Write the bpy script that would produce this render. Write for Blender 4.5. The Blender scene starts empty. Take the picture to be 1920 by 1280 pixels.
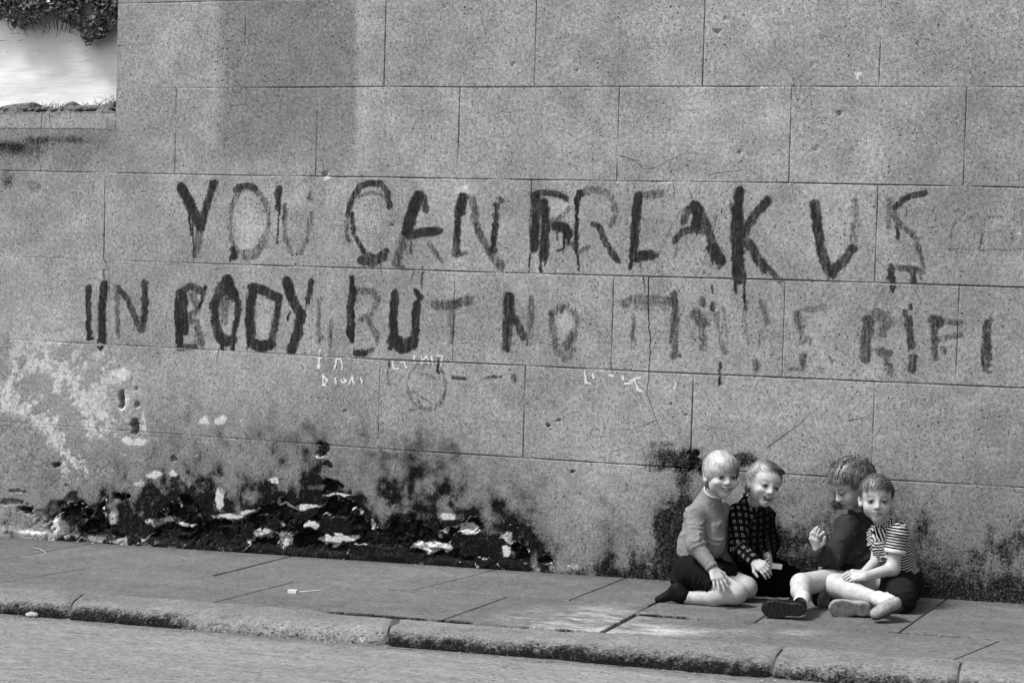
import bpy, math, random
import numpy as np
from mathutils import Vector, Matrix

# ------------------------------------------------------------------ camera, sky, sun, exposure
sc = bpy.context.scene
CAM = np.array([5.2977, -8.4835, 1.4857]); FPX = 3587.25
YAW, PITCH, ROLL = -.3802, -.0425, .028

def cam_axes():
    cy, sy, cp, sp = math.cos(YAW), math.sin(YAW), math.cos(PITCH), math.sin(PITCH)
    f = np.array([sy*cp, cy*cp, sp]); r = np.array([cy, -sy, 0.]); u = np.cross(r, f)
    return r*math.cos(ROLL)+u*math.sin(ROLL), -r*math.sin(ROLL)+u*math.cos(ROLL), f
CR, CU, CF = cam_axes()
cam_data = bpy.data.cameras.new('camera'); cam = bpy.data.objects.new('camera', cam_data)
sc.collection.objects.link(cam); sc.camera = cam
cam.matrix_world = Matrix(((CR[0], CU[0], -CF[0], CAM[0]), (CR[1], CU[1], -CF[1], CAM[1]),
                           (CR[2], CU[2], -CF[2], CAM[2]), (0, 0, 0, 1)))
cam_data.sensor_width = 36; cam_data.lens = FPX/1920*36
cam_data.clip_start = .1; cam_data.clip_end = 500

SUN_EL, SUN_AZ = math.radians(58), math.radians(232)      # azimuth: where the sun stands, clockwise from +Y
world = bpy.data.worlds.new('World'); sc.world = world; world.use_nodes = True
wn, wl = world.node_tree.nodes, world.node_tree.links
wn.clear()
wsky = wn.new('ShaderNodeTexSky'); wsky.sky_type = 'NISHITA'; wsky.sun_disc = False
wsky.sun_elevation = SUN_EL; wsky.sun_rotation = SUN_AZ; wsky.air_density = 1.0; wsky.dust_density = 3.0
wbw = wn.new('ShaderNodeRGBToBW'); wbg = wn.new('ShaderNodeBackground'); wout = wn.new('ShaderNodeOutputWorld')
wbg.inputs['Strength'].default_value = .08
wl.new(wsky.outputs[0], wbw.inputs[0]); wl.new(wbw.outputs[0], wbg.inputs['Color']); wl.new(wbg.outputs[0], wout.inputs[0])
sun_data = bpy.data.lights.new('sun', 'SUN'); sun_data.energy = 1.4; sun_data.angle = math.radians(11)
sun = bpy.data.objects.new('sun', sun_data); sc.collection.objects.link(sun)
sd = Vector((math.sin(SUN_AZ)*math.cos(SUN_EL), math.cos(SUN_AZ)*math.cos(SUN_EL), math.sin(SUN_EL)))
sun.rotation_euler = sd.to_track_quat('Z', 'Y').to_euler(); sun.location = (0, -6, 8)
vs = sc.view_settings
vs.view_transform = 'Standard'; vs.look = 'None'; vs.gamma = 1; vs.use_curve_mapping = False; vs.exposure = 1.86

# ------------------------------------------------------------------ maths helpers
def ray(px, py):
    return CR*(px-960)/FPX + CU*(640-py)/FPX + CF
def P(px, py, y):                       # the point of the world seen there, at distance y from the wall
    d = ray(px, py); return CAM + d*((y-CAM[1])/d[1])
def G(px, py, dz=0.):                   # same, on the pavement
    d = ray(px, py); t = (.0256*(CAM[0]-1.9)+dz-CAM[2])/(d[2]-.0256*d[0]); return CAM+d*t
def gz(x): return .0256*(x-1.9)
def project(X, Y, Z):
    q0, q1, q2 = X-CAM[0], Y-CAM[1], Z-CAM[2]
    w = q0*CF[0]+q1*CF[1]+q2*CF[2]
    return 960+FPX*(q0*CR[0]+q1*CR[1]+q2*CR[2])/w, 640-FPX*(q0*CU[0]+q1*CU[1]+q2*CU[2])/w
def sst(a, b, x):
    t = np.clip((x-a)/(b-a), 0, 1); return t*t*(3-2*t)
_T = np.random.RandomState(7).rand(65536).astype(np.float32)
def _h(i, j, k): return _T[(i*7349 + j*19423 + k*51287 + (i*j*31 & 1023)*7 + (j*k*17 & 511)*13) & 65535]
def noise3(x, y, z, s=0):
    x = np.asarray(x, dtype=np.float64)+200+s*3.7; y = np.asarray(y, dtype=np.float64)+200+s*1.3; z = np.asarray(z, dtype=np.float64)+200
    i, j, k = np.floor(x).astype(np.int64), np.floor(y).astype(np.int64), np.floor(z).astype(np.int64)
    u, v, w = x-i, y-j, z-k
    u, v, w = u*u*(3-2*u), v*v*(3-2*v), w*w*(3-2*w)
    def L(a, b, t): return a+(b-a)*t
    return L(L(L(_h(i, j, k), _h(i+1, j, k), u), L(_h(i, j+1, k), _h(i+1, j+1, k), u), v),
             L(L(_h(i, j, k+1), _h(i+1, j, k+1), u), L(_h(i, j+1, k+1), _h(i+1, j+1, k+1), u), v), w)
def fbm(x, y, z=0., o=4, s=0):
    x = np.asarray(x, dtype=np.float64); z = x*0+z
    t = 0.; a = .5; n = 0.
    for q in range(o):
        t = t+a*noise3(x, y, z, s+q*5); n += a; a *= .5; x = x*2.03; y = y*2.03; z = z*2.03
    return t/n
def worley(x, y, s=0):
    i, j = np.floor(x).astype(np.int64), np.floor(y).astype(np.int64)
    d1 = np.full(np.shape(x), 9.); d2 = d1.copy(); idc = d1*0
    for a in (-1, 0, 1):
        for b in (-1, 0, 1):
            ii, jj = i+a, j+b
            cx = ii+.15+.7*_h(ii+200, jj+200, 3+s); cy = jj+.15+.7*_h(ii+200, jj+200, 9+s)
            d = np.hypot(x-cx, y-cy); c = _h(ii+200, jj+200, 15+s)
            n = d < d1
            d2 = np.where(n, d1, np.minimum(d2, d)); idc = np.where(n, c, idc); d1 = np.where(n, d, d1)
    return d1, d2, idc

# ------------------------------------------------------------------ object helpers
COL = sc.collection
def mesh_obj(name, V, F, mat=None, parent=None, attrs=None, smooth=True, quads=True):
    V = np.asarray(V, dtype=np.float32).reshape(-1, 3); F = np.asarray(F, dtype=np.int32)
    me = bpy.data.meshes.new(name); n = F.shape[1]
    me.vertices.add(len(V)); me.vertices.foreach_set('co', V.ravel())
    me.loops.add(F.size); me.loops.foreach_set('vertex_index', F.ravel())
    me.polygons.add(len(F)); me.polygons.foreach_set('loop_start', np.arange(0, F.size, n, dtype=np.int32))
    if attrs:
        for k, a in attrs.items():
            at = me.attributes.new(k, 'FLOAT', 'POINT'); at.data.foreach_set('value', np.asarray(a, dtype=np.float32).ravel())
    me.update(calc_edges=True)
    me.polygons.foreach_set('use_smooth', np.full(len(F), smooth, dtype=bool))
    o = bpy.data.objects.new(name, me); COL.objects.link(o)
    if mat: me.materials.append(mat)
    if parent is not None: o.parent = parent
    return o
def empty(name, label, cat, group=None, loc=(0, 0, 0)):
    o = bpy.data.objects.new(name, None); COL.objects.link(o); o.empty_display_size = .1
    tag(o, label, cat, group); return o
def tag(o, label=None, cat=None, group=None, kind=None):
    if label: o['label'] = label
    if cat: o['category'] = cat
    if group: o['group'] = group
    if kind: o['kind'] = kind
    return o
def gridf(nu, nv):
    a = np.arange(nu*nv).reshape(nv, nu)
    return np.stack([a[:-1, :-1], a[:-1, 1:], a[1:, 1:], a[1:, :-1]], -1).reshape(-1, 4)
def axis(a, b, step, fine=(0, .002, .004, .007)):
    L = b-a; f = np.array(fine); n = max(2, int(round((L-2*f[-1])/step))+1)
    return np.concatenate([a+f[:-1], np.linspace(a+f[-1], b-f[-1], n), (b-f[:-1])[::-1]])

# ------------------------------------------------------------------ materials
def newmat(name, rough=.9, spec=.12):
    m = bpy.data.materials.new(name); m.use_nodes = True; nt = m.node_tree
    b = nt.nodes['Principled BSDF']; b.inputs['Roughness'].default_value = rough
    b.inputs['Specular IOR Level'].default_value = spec
    return m, nt, b
class N:
    def __init__(s, nt): s.nt = nt
    def link(s, o, i):
        if isinstance(o, (int, float)): i.default_value = o
        else: s.nt.links.new(o, i)
    def m(s, op, a, b=0., c=None, clamp=False):
        n = s.nt.nodes.new('ShaderNodeMath'); n.operation = op; n.use_clamp = clamp
        s.link(a, n.inputs[0]); s.link(b, n.inputs[1])
        if c is not None: s.link(c, n.inputs[2])
        return n.outputs[0]
    def attr(s, name):
        n = s.nt.nodes.new('ShaderNodeAttribute'); n.attribute_name = name; return n.outputs['Fac']
    def pos(s, scale=(1, 1, 1), obj=False):
        if obj: src = s.nt.nodes.new('ShaderNodeTexCoord').outputs['Object']
        else: src = s.nt.nodes.new('ShaderNodeNewGeometry').outputs['Position']
        n = s.nt.nodes.new('ShaderNodeMapping'); n.inputs['Scale'].default_value = scale
        s.nt.links.new(src, n.inputs[0]); return n.outputs[0]
    def noise(s, scale, vec=None, detail=3, rough=.55, dist=0.):
        n = s.nt.nodes.new('ShaderNodeTexNoise'); n.inputs['Scale'].default_value = scale
        n.inputs['Detail'].default_value = detail; n.inputs['Roughness'].default_value = rough; n.inputs['Distortion'].default_value = dist
        if vec is not None: s.nt.links.new(vec, n.inputs['Vector'])
        return n.outputs['Fac']
    def nz(s, scale, vec=None, detail=3, rough=.6, amp=1.):
        return s.m('MULTIPLY', s.m('SUBTRACT', s.noise(scale, vec, detail, rough), .5), 3.2*amp)
    def voro(s, scale, vec=None, feat='F1'):
        n = s.nt.nodes.new('ShaderNodeTexVoronoi'); n.inputs['Scale'].default_value = scale; n.feature = feat
        if vec is not None: s.nt.links.new(vec, n.inputs['Vector'])
        return n.outputs['Distance'], n.outputs.get('Color')
    def ramp(s, x, a, b, lo=0., hi=1., smooth=True):
        n = s.nt.nodes.new('ShaderNodeMapRange'); n.interpolation_type = 'SMOOTHSTEP' if smooth else 'LINEAR'
        s.link(x, n.inputs['Value']); s.link(a, n.inputs['From Min']); s.link(b, n.inputs['From Max'])
        s.link(lo, n.inputs['To Min']); s.link(hi, n.inputs['To Max']); return n.outputs[0]
    def mix(s, f, a, b):   # floats
        return s.m('ADD', s.m('MULTIPLY', a, s.m('SUBTRACT', 1., f)), s.m('MULTIPLY', b, f))
    def col(s, v, sock): s.nt.links.new(v, sock)
    def bump(s, h, strength, dist, bsdf):
        n = s.nt.nodes.new('ShaderNodeBump'); n.inputs['Strength'].default_value = strength; n.inputs['Distance'].default_value = dist
        s.link(h, n.inputs['Height']); s.nt.links.new(n.outputs[0], bsdf.inputs['Normal'])

def stone_mat(name, base, grain=.35, med=.25, big=.25, pits=.5, attrs=False, stretch=(1, 1, 1), bump=.35, gs=115, rough=.95):
    m, nt, b = newmat(name, rough, .03); n = N(nt)
    p = n.pos(); ps = n.pos(stretch)
    g = n.m('MULTIPLY_ADD', n.noise(gs, ps, 2, .7), .55, n.m('MULTIPLY', n.noise(gs*.45, ps, 2, .7), .45)); g2 = n.noise(60, ps, 3, .65); md = n.noise(9, ps, 4, .6); bg = n.noise(1.3, ps, 3)
    v = n.m('MULTIPLY', base, n.m('ADD', 1-grain/2, n.m('MULTIPLY', n.ramp(g, .36, .64, smooth=False), grain)))
    v = n.m('MULTIPLY', v, n.m('ADD', 1-med/2, n.m('MULTIPLY', n.ramp(n.m('MULTIPLY_ADD', g2, .55, n.m('MULTIPLY', md, .45)), .38, .62, smooth=False), med)))
    v = n.m('MULTIPLY', v, n.m('ADD', 1-big/2, n.m('MULTIPLY', n.ramp(bg, .3, .7), big)))
    pit = n.noise(95, p, 1, .5); pit2 = n.noise(5, p, 2)
    pm = n.ramp(n.m('MULTIPLY_ADD', pit2, .16, pit), .735, .79)
    v = n.m('MULTIPLY', v, n.m('SUBTRACT', 1., n.m('MULTIPLY', pm, pits)))
    lp = n.ramp(n.noise(110, n.pos((1, 1, 1.1)), 1), .72, .77)
    v = n.m('MULTIPLY', v, n.m('ADD', 1., n.m('MULTIPLY', lp, .5*pits)))
    h = n.m('ADD', n.m('MULTIPLY', g, .5), n.m('SUBTRACT', n.m('MULTIPLY', g2, .8), n.m('MULTIPLY', pm, 1.2)))
    if attrs:
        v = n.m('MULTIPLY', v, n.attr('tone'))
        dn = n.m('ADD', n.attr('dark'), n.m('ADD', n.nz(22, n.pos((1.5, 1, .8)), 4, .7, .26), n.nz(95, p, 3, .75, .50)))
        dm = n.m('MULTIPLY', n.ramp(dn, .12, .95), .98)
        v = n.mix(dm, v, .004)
        ln = n.m('ADD', n.attr('lime'), n.m('ADD', n.nz(34, p, 3, .7, .34), n.nz(95, p, 3, .7, .42)))
        v = n.mix(n.m('MULTIPLY', n.ramp(ln, .35, .7), .9), v, n.m('MULTIPLY', .52, n.ramp(g2, .2, .8, .7, 1.15)))
    n.col(v, b.inputs['Base Color']); n.bump(h, bump, .003, b)
    return m
def plain_mat(name, v, rough=.8, nz=.15, scale=60, spec=.15, bump=.0, sss=0, attr=None, obj=False, detail=3):
    m, nt, b = newmat(name, rough, spec); n = N(nt)
    g = n.noise(scale, n.pos(), detail)
    x = n.m('MULTIPLY', v, n.ramp(g, .25, .75, 1-nz, 1+nz))
    if attr: x = n.m('MULTIPLY', x, n.attr(attr))
    n.col(x, b.inputs['Base Color'])
    if bump: n.bump(g, bump, .002, b)
    if sss:
        b.inputs['Subsurface Weight'].default_value = sss; b.inputs['Subsurface Radius'].default_value = (.006, .006, .006); b.inputs['Subsurface Scale'].default_value = 1.
    return m
# ------------------------------------------------------------------ the rendered gable wall
M_wall = stone_mat('lined_render', .225, grain=.85, med=.40, big=.22, pits=.9, attrs=True)
def blob(U, V, x, y, rx, ry, s=.5):
    return 1-sst(1-s, 1+s, np.hypot((U-x)/rx, (V-y)/ry))
BASE = lambda U: 1004+U*.068
HOLES = [(605, 842, 11, 12, .05), (616, 871, 7, 7, .03), (621, 911, 16, 11, .04), (48, 956, 11, 9, .05), (105, 870, 7, 6, .04),
         (228, 748, 5, 15, .03), (254, 803, 7, 14, .03), (257, 760, 4, 5, .02), (225, 930, 14, 6, .04), (140, 960, 22, 14, .04),
         (395, 1000, 45, 22, .025), (480, 975, 18, 12, .04), (575, 1013, 18, 16, .03), (180, 985, 30, 9, .04), (20, 942, 22, 5, .02), (30, 920, 18, 3, .015),
         (1302, 862, 9, 16, .03), (325, 860, 6, 5, .015), (1028, 797, 3.5, 3, .02), (1048, 788, 3, 3, .015), (1073, 884, 3, 3, .015), (1030, 806, 2, 2, .01),
         (1258, 758, 2.5, 2.5, .01), (1287, 777, 2.5, 2.5, .01), (255, 728, 3, 3, .01), (648, 770, 3, 3, .01), (735, 423, 3, 2, .012),
         (1345, 60, 4, 4, .012), (1361, 36, 3, 3, .01), (1718, 77, 3, 3, .01), (1572, 213, 3.5, 3.5, .012), (1387, 286, 3, 3, .01), (1528, 279, 3, 3, .01),
         (608, 327, 5, 4, .012), (963, 119, 2.5, 2.5, .01), (835, 14, 2.5, 2.5, .01), (1084, 131, 2.5, 2.5, .01), (15, 338, 12, 16, .003), (66, 352, 12, 10, .003)]
LIME = [(815, 1026, 30, 11, 1.2), (785, 1022, 15, 8, 1), (838, 966, 14, 8, 1.2), (878, 996, 17, 9, 1.1), (870, 988, 8, 6, 1), (585, 983, 13, 9, .9), (620, 1015, 24, 10, 1), (650, 1008, 22, 7, .8),
        (515, 902, 9, 6, 1), (636, 1000, 8, 4, .8), (697, 983, 5, 9, .8), (600, 855, 12, 6, .6), (632, 928, 22, 3, 1.1), (560, 948, 45, 3.5, .9),
        (413, 935, 8, 22, .8), (430, 966, 30, 4, .8), (465, 960, 18, 5, .7), (951, 1032, 9, 10, .9), (950, 1006, 10, 9, .6), (960, 1016, 14, 3, .6),
        (300, 978, 35, 8, .55), (345, 985, 22, 4, .8), (212, 968, 10, 16, .5), (495, 1000, 22, 14, .6), (530, 1010, 16, 16, .6), (60, 995, 30, 4, .7), (105, 985, 8, 22, .7), (262, 905, 9, 10, .6),
        (326, 887, 9, 7, .9), (290, 890, 12, 7, .8), (372, 856, 7, 5, .5), (222, 700, 20, 12, .9), (230, 752, 14, 22, .7), (252, 825, 26, 8, .9), (192, 782, 14, 8, .7), (270, 790, 6, 20, .6),
        (100, 826, 14, 10, .6), (385, 788, 8, 9, .9), (415, 788, 11, 8, .9), (455, 790, 12, 7, .4), (1085, 580, 3.5, 3.5, 1.4), (874, 353, 4, 5, 1.2), (343, 345, 9, 5, .8), (1608, 143, 6, 3.5, 1.1), (1432, 168, 3, 2.5, 1.3),
        (1005, 502, 4, 8, 1.2), (1915, 440, 4, 4, 1.4), (613, 331, 5, 4, 1.1), (466, 345, 20, 4, .5), (1075, 1062, 12, 7, .5), (522, 525, 14, 5, .4)]
XS_TOP = np.array([0, 110, 230, 330, 420, 520, 600, 700, 830, 900, 1000, 1060, 1110, 1130, 1200, 1235, 1290, 1330, 1380, 1500, 1560, 1620, 1700, 1750, 1830, 1920])
YS_TOP = np.array([1000, 960, 880, 880, 900, 895, 890, 925, 928, 960, 990, 1045, 1065, 1040, 1020, 945, 905, 930, 985, 980, 950, 950, 965, 985, 975, 980])
IN_TOP = np.array([.35, .75, .85, 1.0, 1.05, 1.1, 1.2, 1.25, 1.25, 1.2, 1.1, .6, .5, .85, .8, .95, .9, .70, .72, .68, .52, .46, .44, .40, .42, .40])
LO_X = np.array([-100, 40, 100, 250, 310, 400, 520, 640, 720, 840, 960, 1060, 1100, 2500])
LO_Y = np.array([1200, 965, 940, 930, 925, 955, 965, 945, 975, 975, 1018, 1062, 1200, 1200])
def surf(X, Z):
    """relief (metres into the wall) and colour masks of the render at wall coordinates"""
    U, V = project(X, X*0, Z)
    Uc = np.clip(U, -400, 2400)
    n1 = fbm(X*5, Z*5, 1., 4); n2 = fbm(X*16, Z*16, 2., 4); n3 = fbm(X*45, Z*45, 3., 3)
    base = BASE(Uc)
    # damp black growth rising from the foot of the wall
    top = np.interp(Uc, XS_TOP, YS_TOP); inten = np.interp(Uc, XS_TOP, IN_TOP)
    inten = np.where(Uc > 1920, .40, np.where(Uc < 0, .35, inten))
    edge = (V-top)+(n2-.5)*120+(n1-.5)*130+(fbm(X*30, Z*6, 4., 3)-.5)*60
    dark = inten*sst(-55, 75, edge)*(0.78+1.25*(n2-.42))+.25*inten*sst(10, 90, edge)
    dark += .35*sst(-75, 20, edge)*(n3-.35)*inten
    dark += .30*sst(-40, -2, V-base+n2*24)*np.where(Uc > 1080, 1, .25)
    for x, y, rx, ry, s in ((1262, 858, 55, 20, .85), (1225, 880, 20, 10, .4), (1285, 905, 15, 42, .75), (1392, 862, 26, 14, 1), (1248, 830, 16, 6, .5), (1260, 985, 40, 55, .7), (1222, 832, 8, 7, .5),
                          (1500, 1070, 110, 45, .5), (1470, 1000, 60, 30, .2), (1750, 1100, 60, 25, .32), (1880, 1095, 60, 25, .32), (1740, 1010, 30, 40, .15), (1890, 1020, 40, 50, .15),
                          (15, 338, 13, 17, .5), (64, 352, 14, 10, .45), (60, 285, 26, 24, .45), (12, 282, 30, 16, .4), (120, 262, 60, 8, .35), (150, 300, 40, 20, .2), (20, 275, 25, 12, .25), (90, 265, 110, 20, .18), (598, 212, 20, 22, .2), (632, 80, 34, 16, .2), (640, 235, 28, 50, .1), (575, 322, 40, 5, .25),
                          (1320, 880, 22, 10, .8), (1395, 900, 16, 14, .45), (1435, 1030, 20, 60, .4)):
        dark = dark+s*blob(U, V, x, y, rx, ry, .7)*(.55+.9*n2)
    lime = X*0
    for x, y, rx, ry, s in LIME:
        lime = np.maximum(lime, s*blob(U+(n3-.5)*16, V+(n2-.5)*18, x, y, rx, ry, .5)*(.75+.5*n3))
    # flaking distemper at the left
    fz = sst(350, 150, Uc)*sst(560, 700, V)*sst(960, 860, V)
    newer = blob(U+(n1-.5)*30, V, 22, 900, 88, 118, .12)
    fl = sst(.445, .52, n2*.65+n3*.35)*sst(.30, .44, n1+.06)
    lime = np.maximum(lime, fz*(1-newer)*fl*.52)
    tone = 1+.42*(n1-.5)+.26*(n2-.5)+.30*(fbm(X*1.7, Z*1.3, 13., 2)-.5)
    tone *= 1-.55*inten*sst(-175, 10, edge)*(.25+1.2*n2)*(.5+n1)
    tone *= 1+.22*fz*(1-newer)*fl
    tone *= 1-.10*newer*sst(1000, 940, V)
    # broad run-off stains on the upper wall
    tone *= 1-.30*sst(395, 425, U)*sst(676, 660, U)*sst(345, 250, V)*(.8+.5*n1)
    tone *= 1+.09*sst(655, 672, U)*sst(740, 690, U)*sst(400, 300, V)
    tone *= 1-.07*sst(1080, 1130, U)*sst(1190, 1160, U)*sst(230, 120, V)
    tone *= 1-.10*blob(U, V, 710, 240, 16, 90, .8)
    tone *= 1+.10*sst(340, 352, V)*sst(640, 600, V)*sst(300, 520, U)*sst(1000, 820, U)*.8
    for cx, cy, rx, ry in ((467, 420, 26, 52), (692, 415, 30, 58), (790, 408, 10, 16), (1045, 385, 18, 14), (428, 600, 10, 26), (493, 600, 12, 40), (1060, 615, 14, 30), (370, 590, 14, 40), (685, 575, 10, 14)):
        tone *= 1+.22*blob(U, V, cx, cy, rx, ry, .5)
    tone *= 1-.22*sst(340, 300, V)*sst(250, 190, U)*sst(235, 245, V)
    tone *= 1+.12*sst(205, 214, V)*sst(246, 238, V)*sst(215, 190, U)
    # missing plaster with the rubble core showing
    lt = np.interp(Uc, LO_X, LO_Y)
    ls = (V-lt)+(n1-.5)*110+(n2-.5)*60
    loss = sst(-6, 6, ls)*sst(.44, .50, fbm(X*7, Z*10, 11., 4))*sst(1085, 1060, Uc)*sst(40, 110, Uc+(n1-.5)*60)
    foot = sst(-16, -2, V-base+n2*16-4)
    d1, d2, cid = worley(X*8.5+n2*2.2, Z*11+n1*2.6)
    gap = 1-sst(.02, .22, d2-d1)
    rub = .008+.010*cid+gap*.012-.006*(1-d1)+(n2-.5)*.03+(n3-.5)*.014
    dy = loss*(1-foot)*(.014+rub)
    rim = 4*loss*(1-loss)*1.0*sst(1085, 1060, Uc)*sst(40, 110, Uc)
    lime = np.maximum(lime, rim*.62*sst(.50, .62, n2))
    lime = np.maximum(lime, loss*sst(.70, .8, cid)*(1-gap)*.40*sst(420, 200, Uc))
    dark = dark-.8*foot*sst(1120, 1060, Uc)*sst(.46, .60, .5*n1+.5*n3)
    dark = dark-loss*sst(.70, .8, cid)*.6*sst(420, 200, Uc)+loss*gap*.45+loss*.3*sst(300, 600, Uc)
    dy = dy-.012*foot*sst(1100, 1000, Uc)-.006*rim
    for x, y, rx, ry, d in HOLES:
        b = blob(U+(n3-.5)*1.7*max(rx, 3), V+(n3[::-1]-.5)*1.7*max(ry, 3)+(n2-.5)*10*(rx > 6), x, y, rx, ry, .25)
        dy = dy+d*b
        if d > .02: dark = dark+b*.45; lime = lime*(1-b)
    dark = dark*(1-np.clip(lime*1.35, 0, 1))
    # uneven float finish, pocked where damp
    dy = dy+.0035*(fbm(X*2.2, Z*2.2, 8., 3)-.5)+.0022*(n2-.5)+.006*np.clip(dark, 0, 1)*(n3-.5)+fz*fl*.002
    return dy, np.clip(tone, .3, 1.6), np.clip(dark*(1+.12*sst(1090, 1040, Uc)), 0, .82+.11*sst(1090, 1040, Uc)), np.clip(lime, 0, .70)

wall = empty('gable_wall', 'tall grey rendered wall lined out as blocks, with painted slogan and black damp at its foot', 'wall', loc=(0, 0, 0))
ROWX = np.array([-1.1, -.4, .3, 1.2, 1.73, 2.6, 3.2, 4.3])
ROWZ = {1: [2.315, 2.314, 2.314, 2.313, 2.307, 2.303, 2.299, 2.288], 2: [1.885, 1.880, 1.873, 1.872, 1.868, 1.866, 1.867, 1.858],
        3: [1.428, 1.426, 1.423, 1.424, 1.423, 1.426, 1.430, 1.429], 4: [.988, .986, .984, .979, .984, .985, .989, .995],
        5: [.544, .543, .541, .539, .543, .547, .551, .565]}
def rowz(k, X):
    if k <= 0: return 2.745+.445*(-k)+X*0-.004*(X-1.7)*(k == 0)
    if k == 6: return gz(X)-.06
    return np.interp(X, ROWX, ROWZ[k])
def vj(k):
    if k == 3: return [-.40, .415, 1.20, 1.985, 2.815, 3.632, 4.44, 5.25, 6.05, 7.4]
    if k == 5: return [-.36, .415, 1.213, 1.98, 2.811, 3.649, 4.44, 5.25, 6.05, 7.4]
    if k == 1: return [-.341, .416, 1.196, 1.985, 2.81, 3.62, 4.43, 5.25, 6.05, 7.4]
    if k in (2, 4, 6): return [-.341 if k == 2 else -.36, .02 if k == 2 else .05, .832, 1.601, 2.411, 3.228, 4.003, 4.80, 5.6, 6.4, 7.4]
    return [-.341]+[(.416 if k % 2 else .83)+.8*i for i in range(0, 8)]+[7.4]
VS = {}    # how deep each upright scoring is
for k, l in {1: [0, .45, .9, .75, .85, .5, .2], 2: [0, .3, .6, .9, .75, .7, .45], 3: [.7, .08, .1, .45, .1, .75, .05], 4: [0, .05, .1, .3, .4, .35, .4], 5: [0, .0, .3, .8, 1.0, .3, .1], 6: [0, 0, 0, 0, .05, .0, 0]}.items():
    for i, s in enumerate(l): VS[(k, i)] = s
HJX = np.array([-1.1, -.35, .3, .75, 1.2, 1.7, 2.2, 2.8, 3.2, 4.3])
HS = {0: [0, .5, .4, .55, .6, .2, .1, .1, .1, .1], 1: [0, 0, .1, .5, .75, .95, .5, .55, .35, .3], 2: [.4, .5, .3, .6, .95, .8, .7, .9, .8, .7],
      3: [.1, .15, .5, .6, .6, .9, .95, .9, .75, .8], 4: [.15, .35, .3, .35, .8, .95, .85, .9, .9, .85], 5: [.15, .15, .15, .2, .25, .85, 1., 1.2, .6, .35]}
def hstr(k, X):
    if k > 5: return X*0
    s = np.interp(X, HJX, HS[k]) if k >= 0 else X*0+.5
    return np.clip(s*(.10+2.6*(fbm(X*5, X*0+k*3.3, 5., 4)-.22)), .0, 1.2)
def block(k, x0, x1, s0, s1, parent, step, name='render_block', zt=None, zb=None, y0=0., hk=1.):
    xs = axis(x0, x1, step)
    zb = zb or (lambda X: rowz(k, X)); zt = zt or (lambda X: rowz(k-1, X))
    H = float(zt(np.array([x0]))[0]-zb(np.array([x0]))[0])
    v = axis(0, H, step)/H
    X, Vv = np.meshgrid(xs, v)
    # uprights lean by hand
    X = X+.0035*(fbm(Vv*3+k, X*0+x0*5, 2., 2)-.5)*0
    Zt, Zb = zt(X), zb(X)
    Z = Zb+(Zt-Zb)*Vv
    dy, tone, dark, lime = surf(X, Z)
    et, eb = (1-Vv)*H, Vv*H
    el, er = X-x0, x1-X
    g = lambda d, w: np.clip(1-d/w, 0, 1)
    lossy = 1-sst(.008, .03, dy)
    jn = fbm(X*7, Z*7, 6., 3)
    dep = np.maximum.reduce([hk*hstr(k-1, X)*g(et, .0036), hk*hstr(k, X)*g(eb, .0036), s0*g(el, .0028)*np.clip(3.2*(jn-.25), 0, 1.2), s1*g(er, .0028)*np.clip(3.2*(jn-.25), 0, 1.2)])
    dy = dy+dep*.013*lossy
    Vt = np.stack([X, y0+dy, Z], -1)
    o = mesh_obj(name, Vt, gridf(len(xs), len(v)), M_wall, parent, dict(tone=tone, dark=dark, lime=lime))
    return o
M_core = plain_mat('wall_core', .05)
for k in range(-5, 7):
    js = vj(k)
    for i in range(len(js)-1):
        if k < 0 and i > 8: continue
        vis = js[i] < 4.45 and k >= 0
        step = (.0048 if k == 6 else .0062 if k == 5 else .009 if k >= 1 else .012) if vis else .05
        if k in (4, 5) and i == 0: step = .006
        block(k, js[i], js[i+1], VS.get((k, i), .4) if k <= 0 or k > 6 or True else 0, VS.get((k, i+1), .3), wall, step)
# the body of the wall behind its render, with the return at the left corner
def box(name, x0, x1, y0, y1, z0, z1, mat, parent=None):
    V = [(x, y, z) for x in (x0, x1) for y in (y0, y1) for z in (z0, z1)]
    F = [(0, 1, 3, 2), (4, 6, 7, 5), (0, 4, 5, 1), (2, 3, 7, 6), (0, 2, 6, 4), (1, 5, 7, 3)]
    return mesh_obj(name, V, F, mat, parent, smooth=False)
M_plain = stone_mat('plain_render', .215)
box('wall_core', -.338, 7.4, .075, .42, 2.16, 4.95, M_plain, wall)
box('wall_core', -.30, 7.4, .075, .42, -.25, 2.158, M_core, wall)
# corner return strip joining face and core
zz = np.linspace(2.17, 4.9, 90); yy = np.linspace(0.004, .08, 5)
Yg, Zg = np.meshgrid(yy, zz)
mesh_obj('corner_return', np.stack([-.341+.004*(fbm(Zg*9, Yg*9)-.5), Yg, Zg], -1), gridf(5, 90), M_plain, wall)

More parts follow.
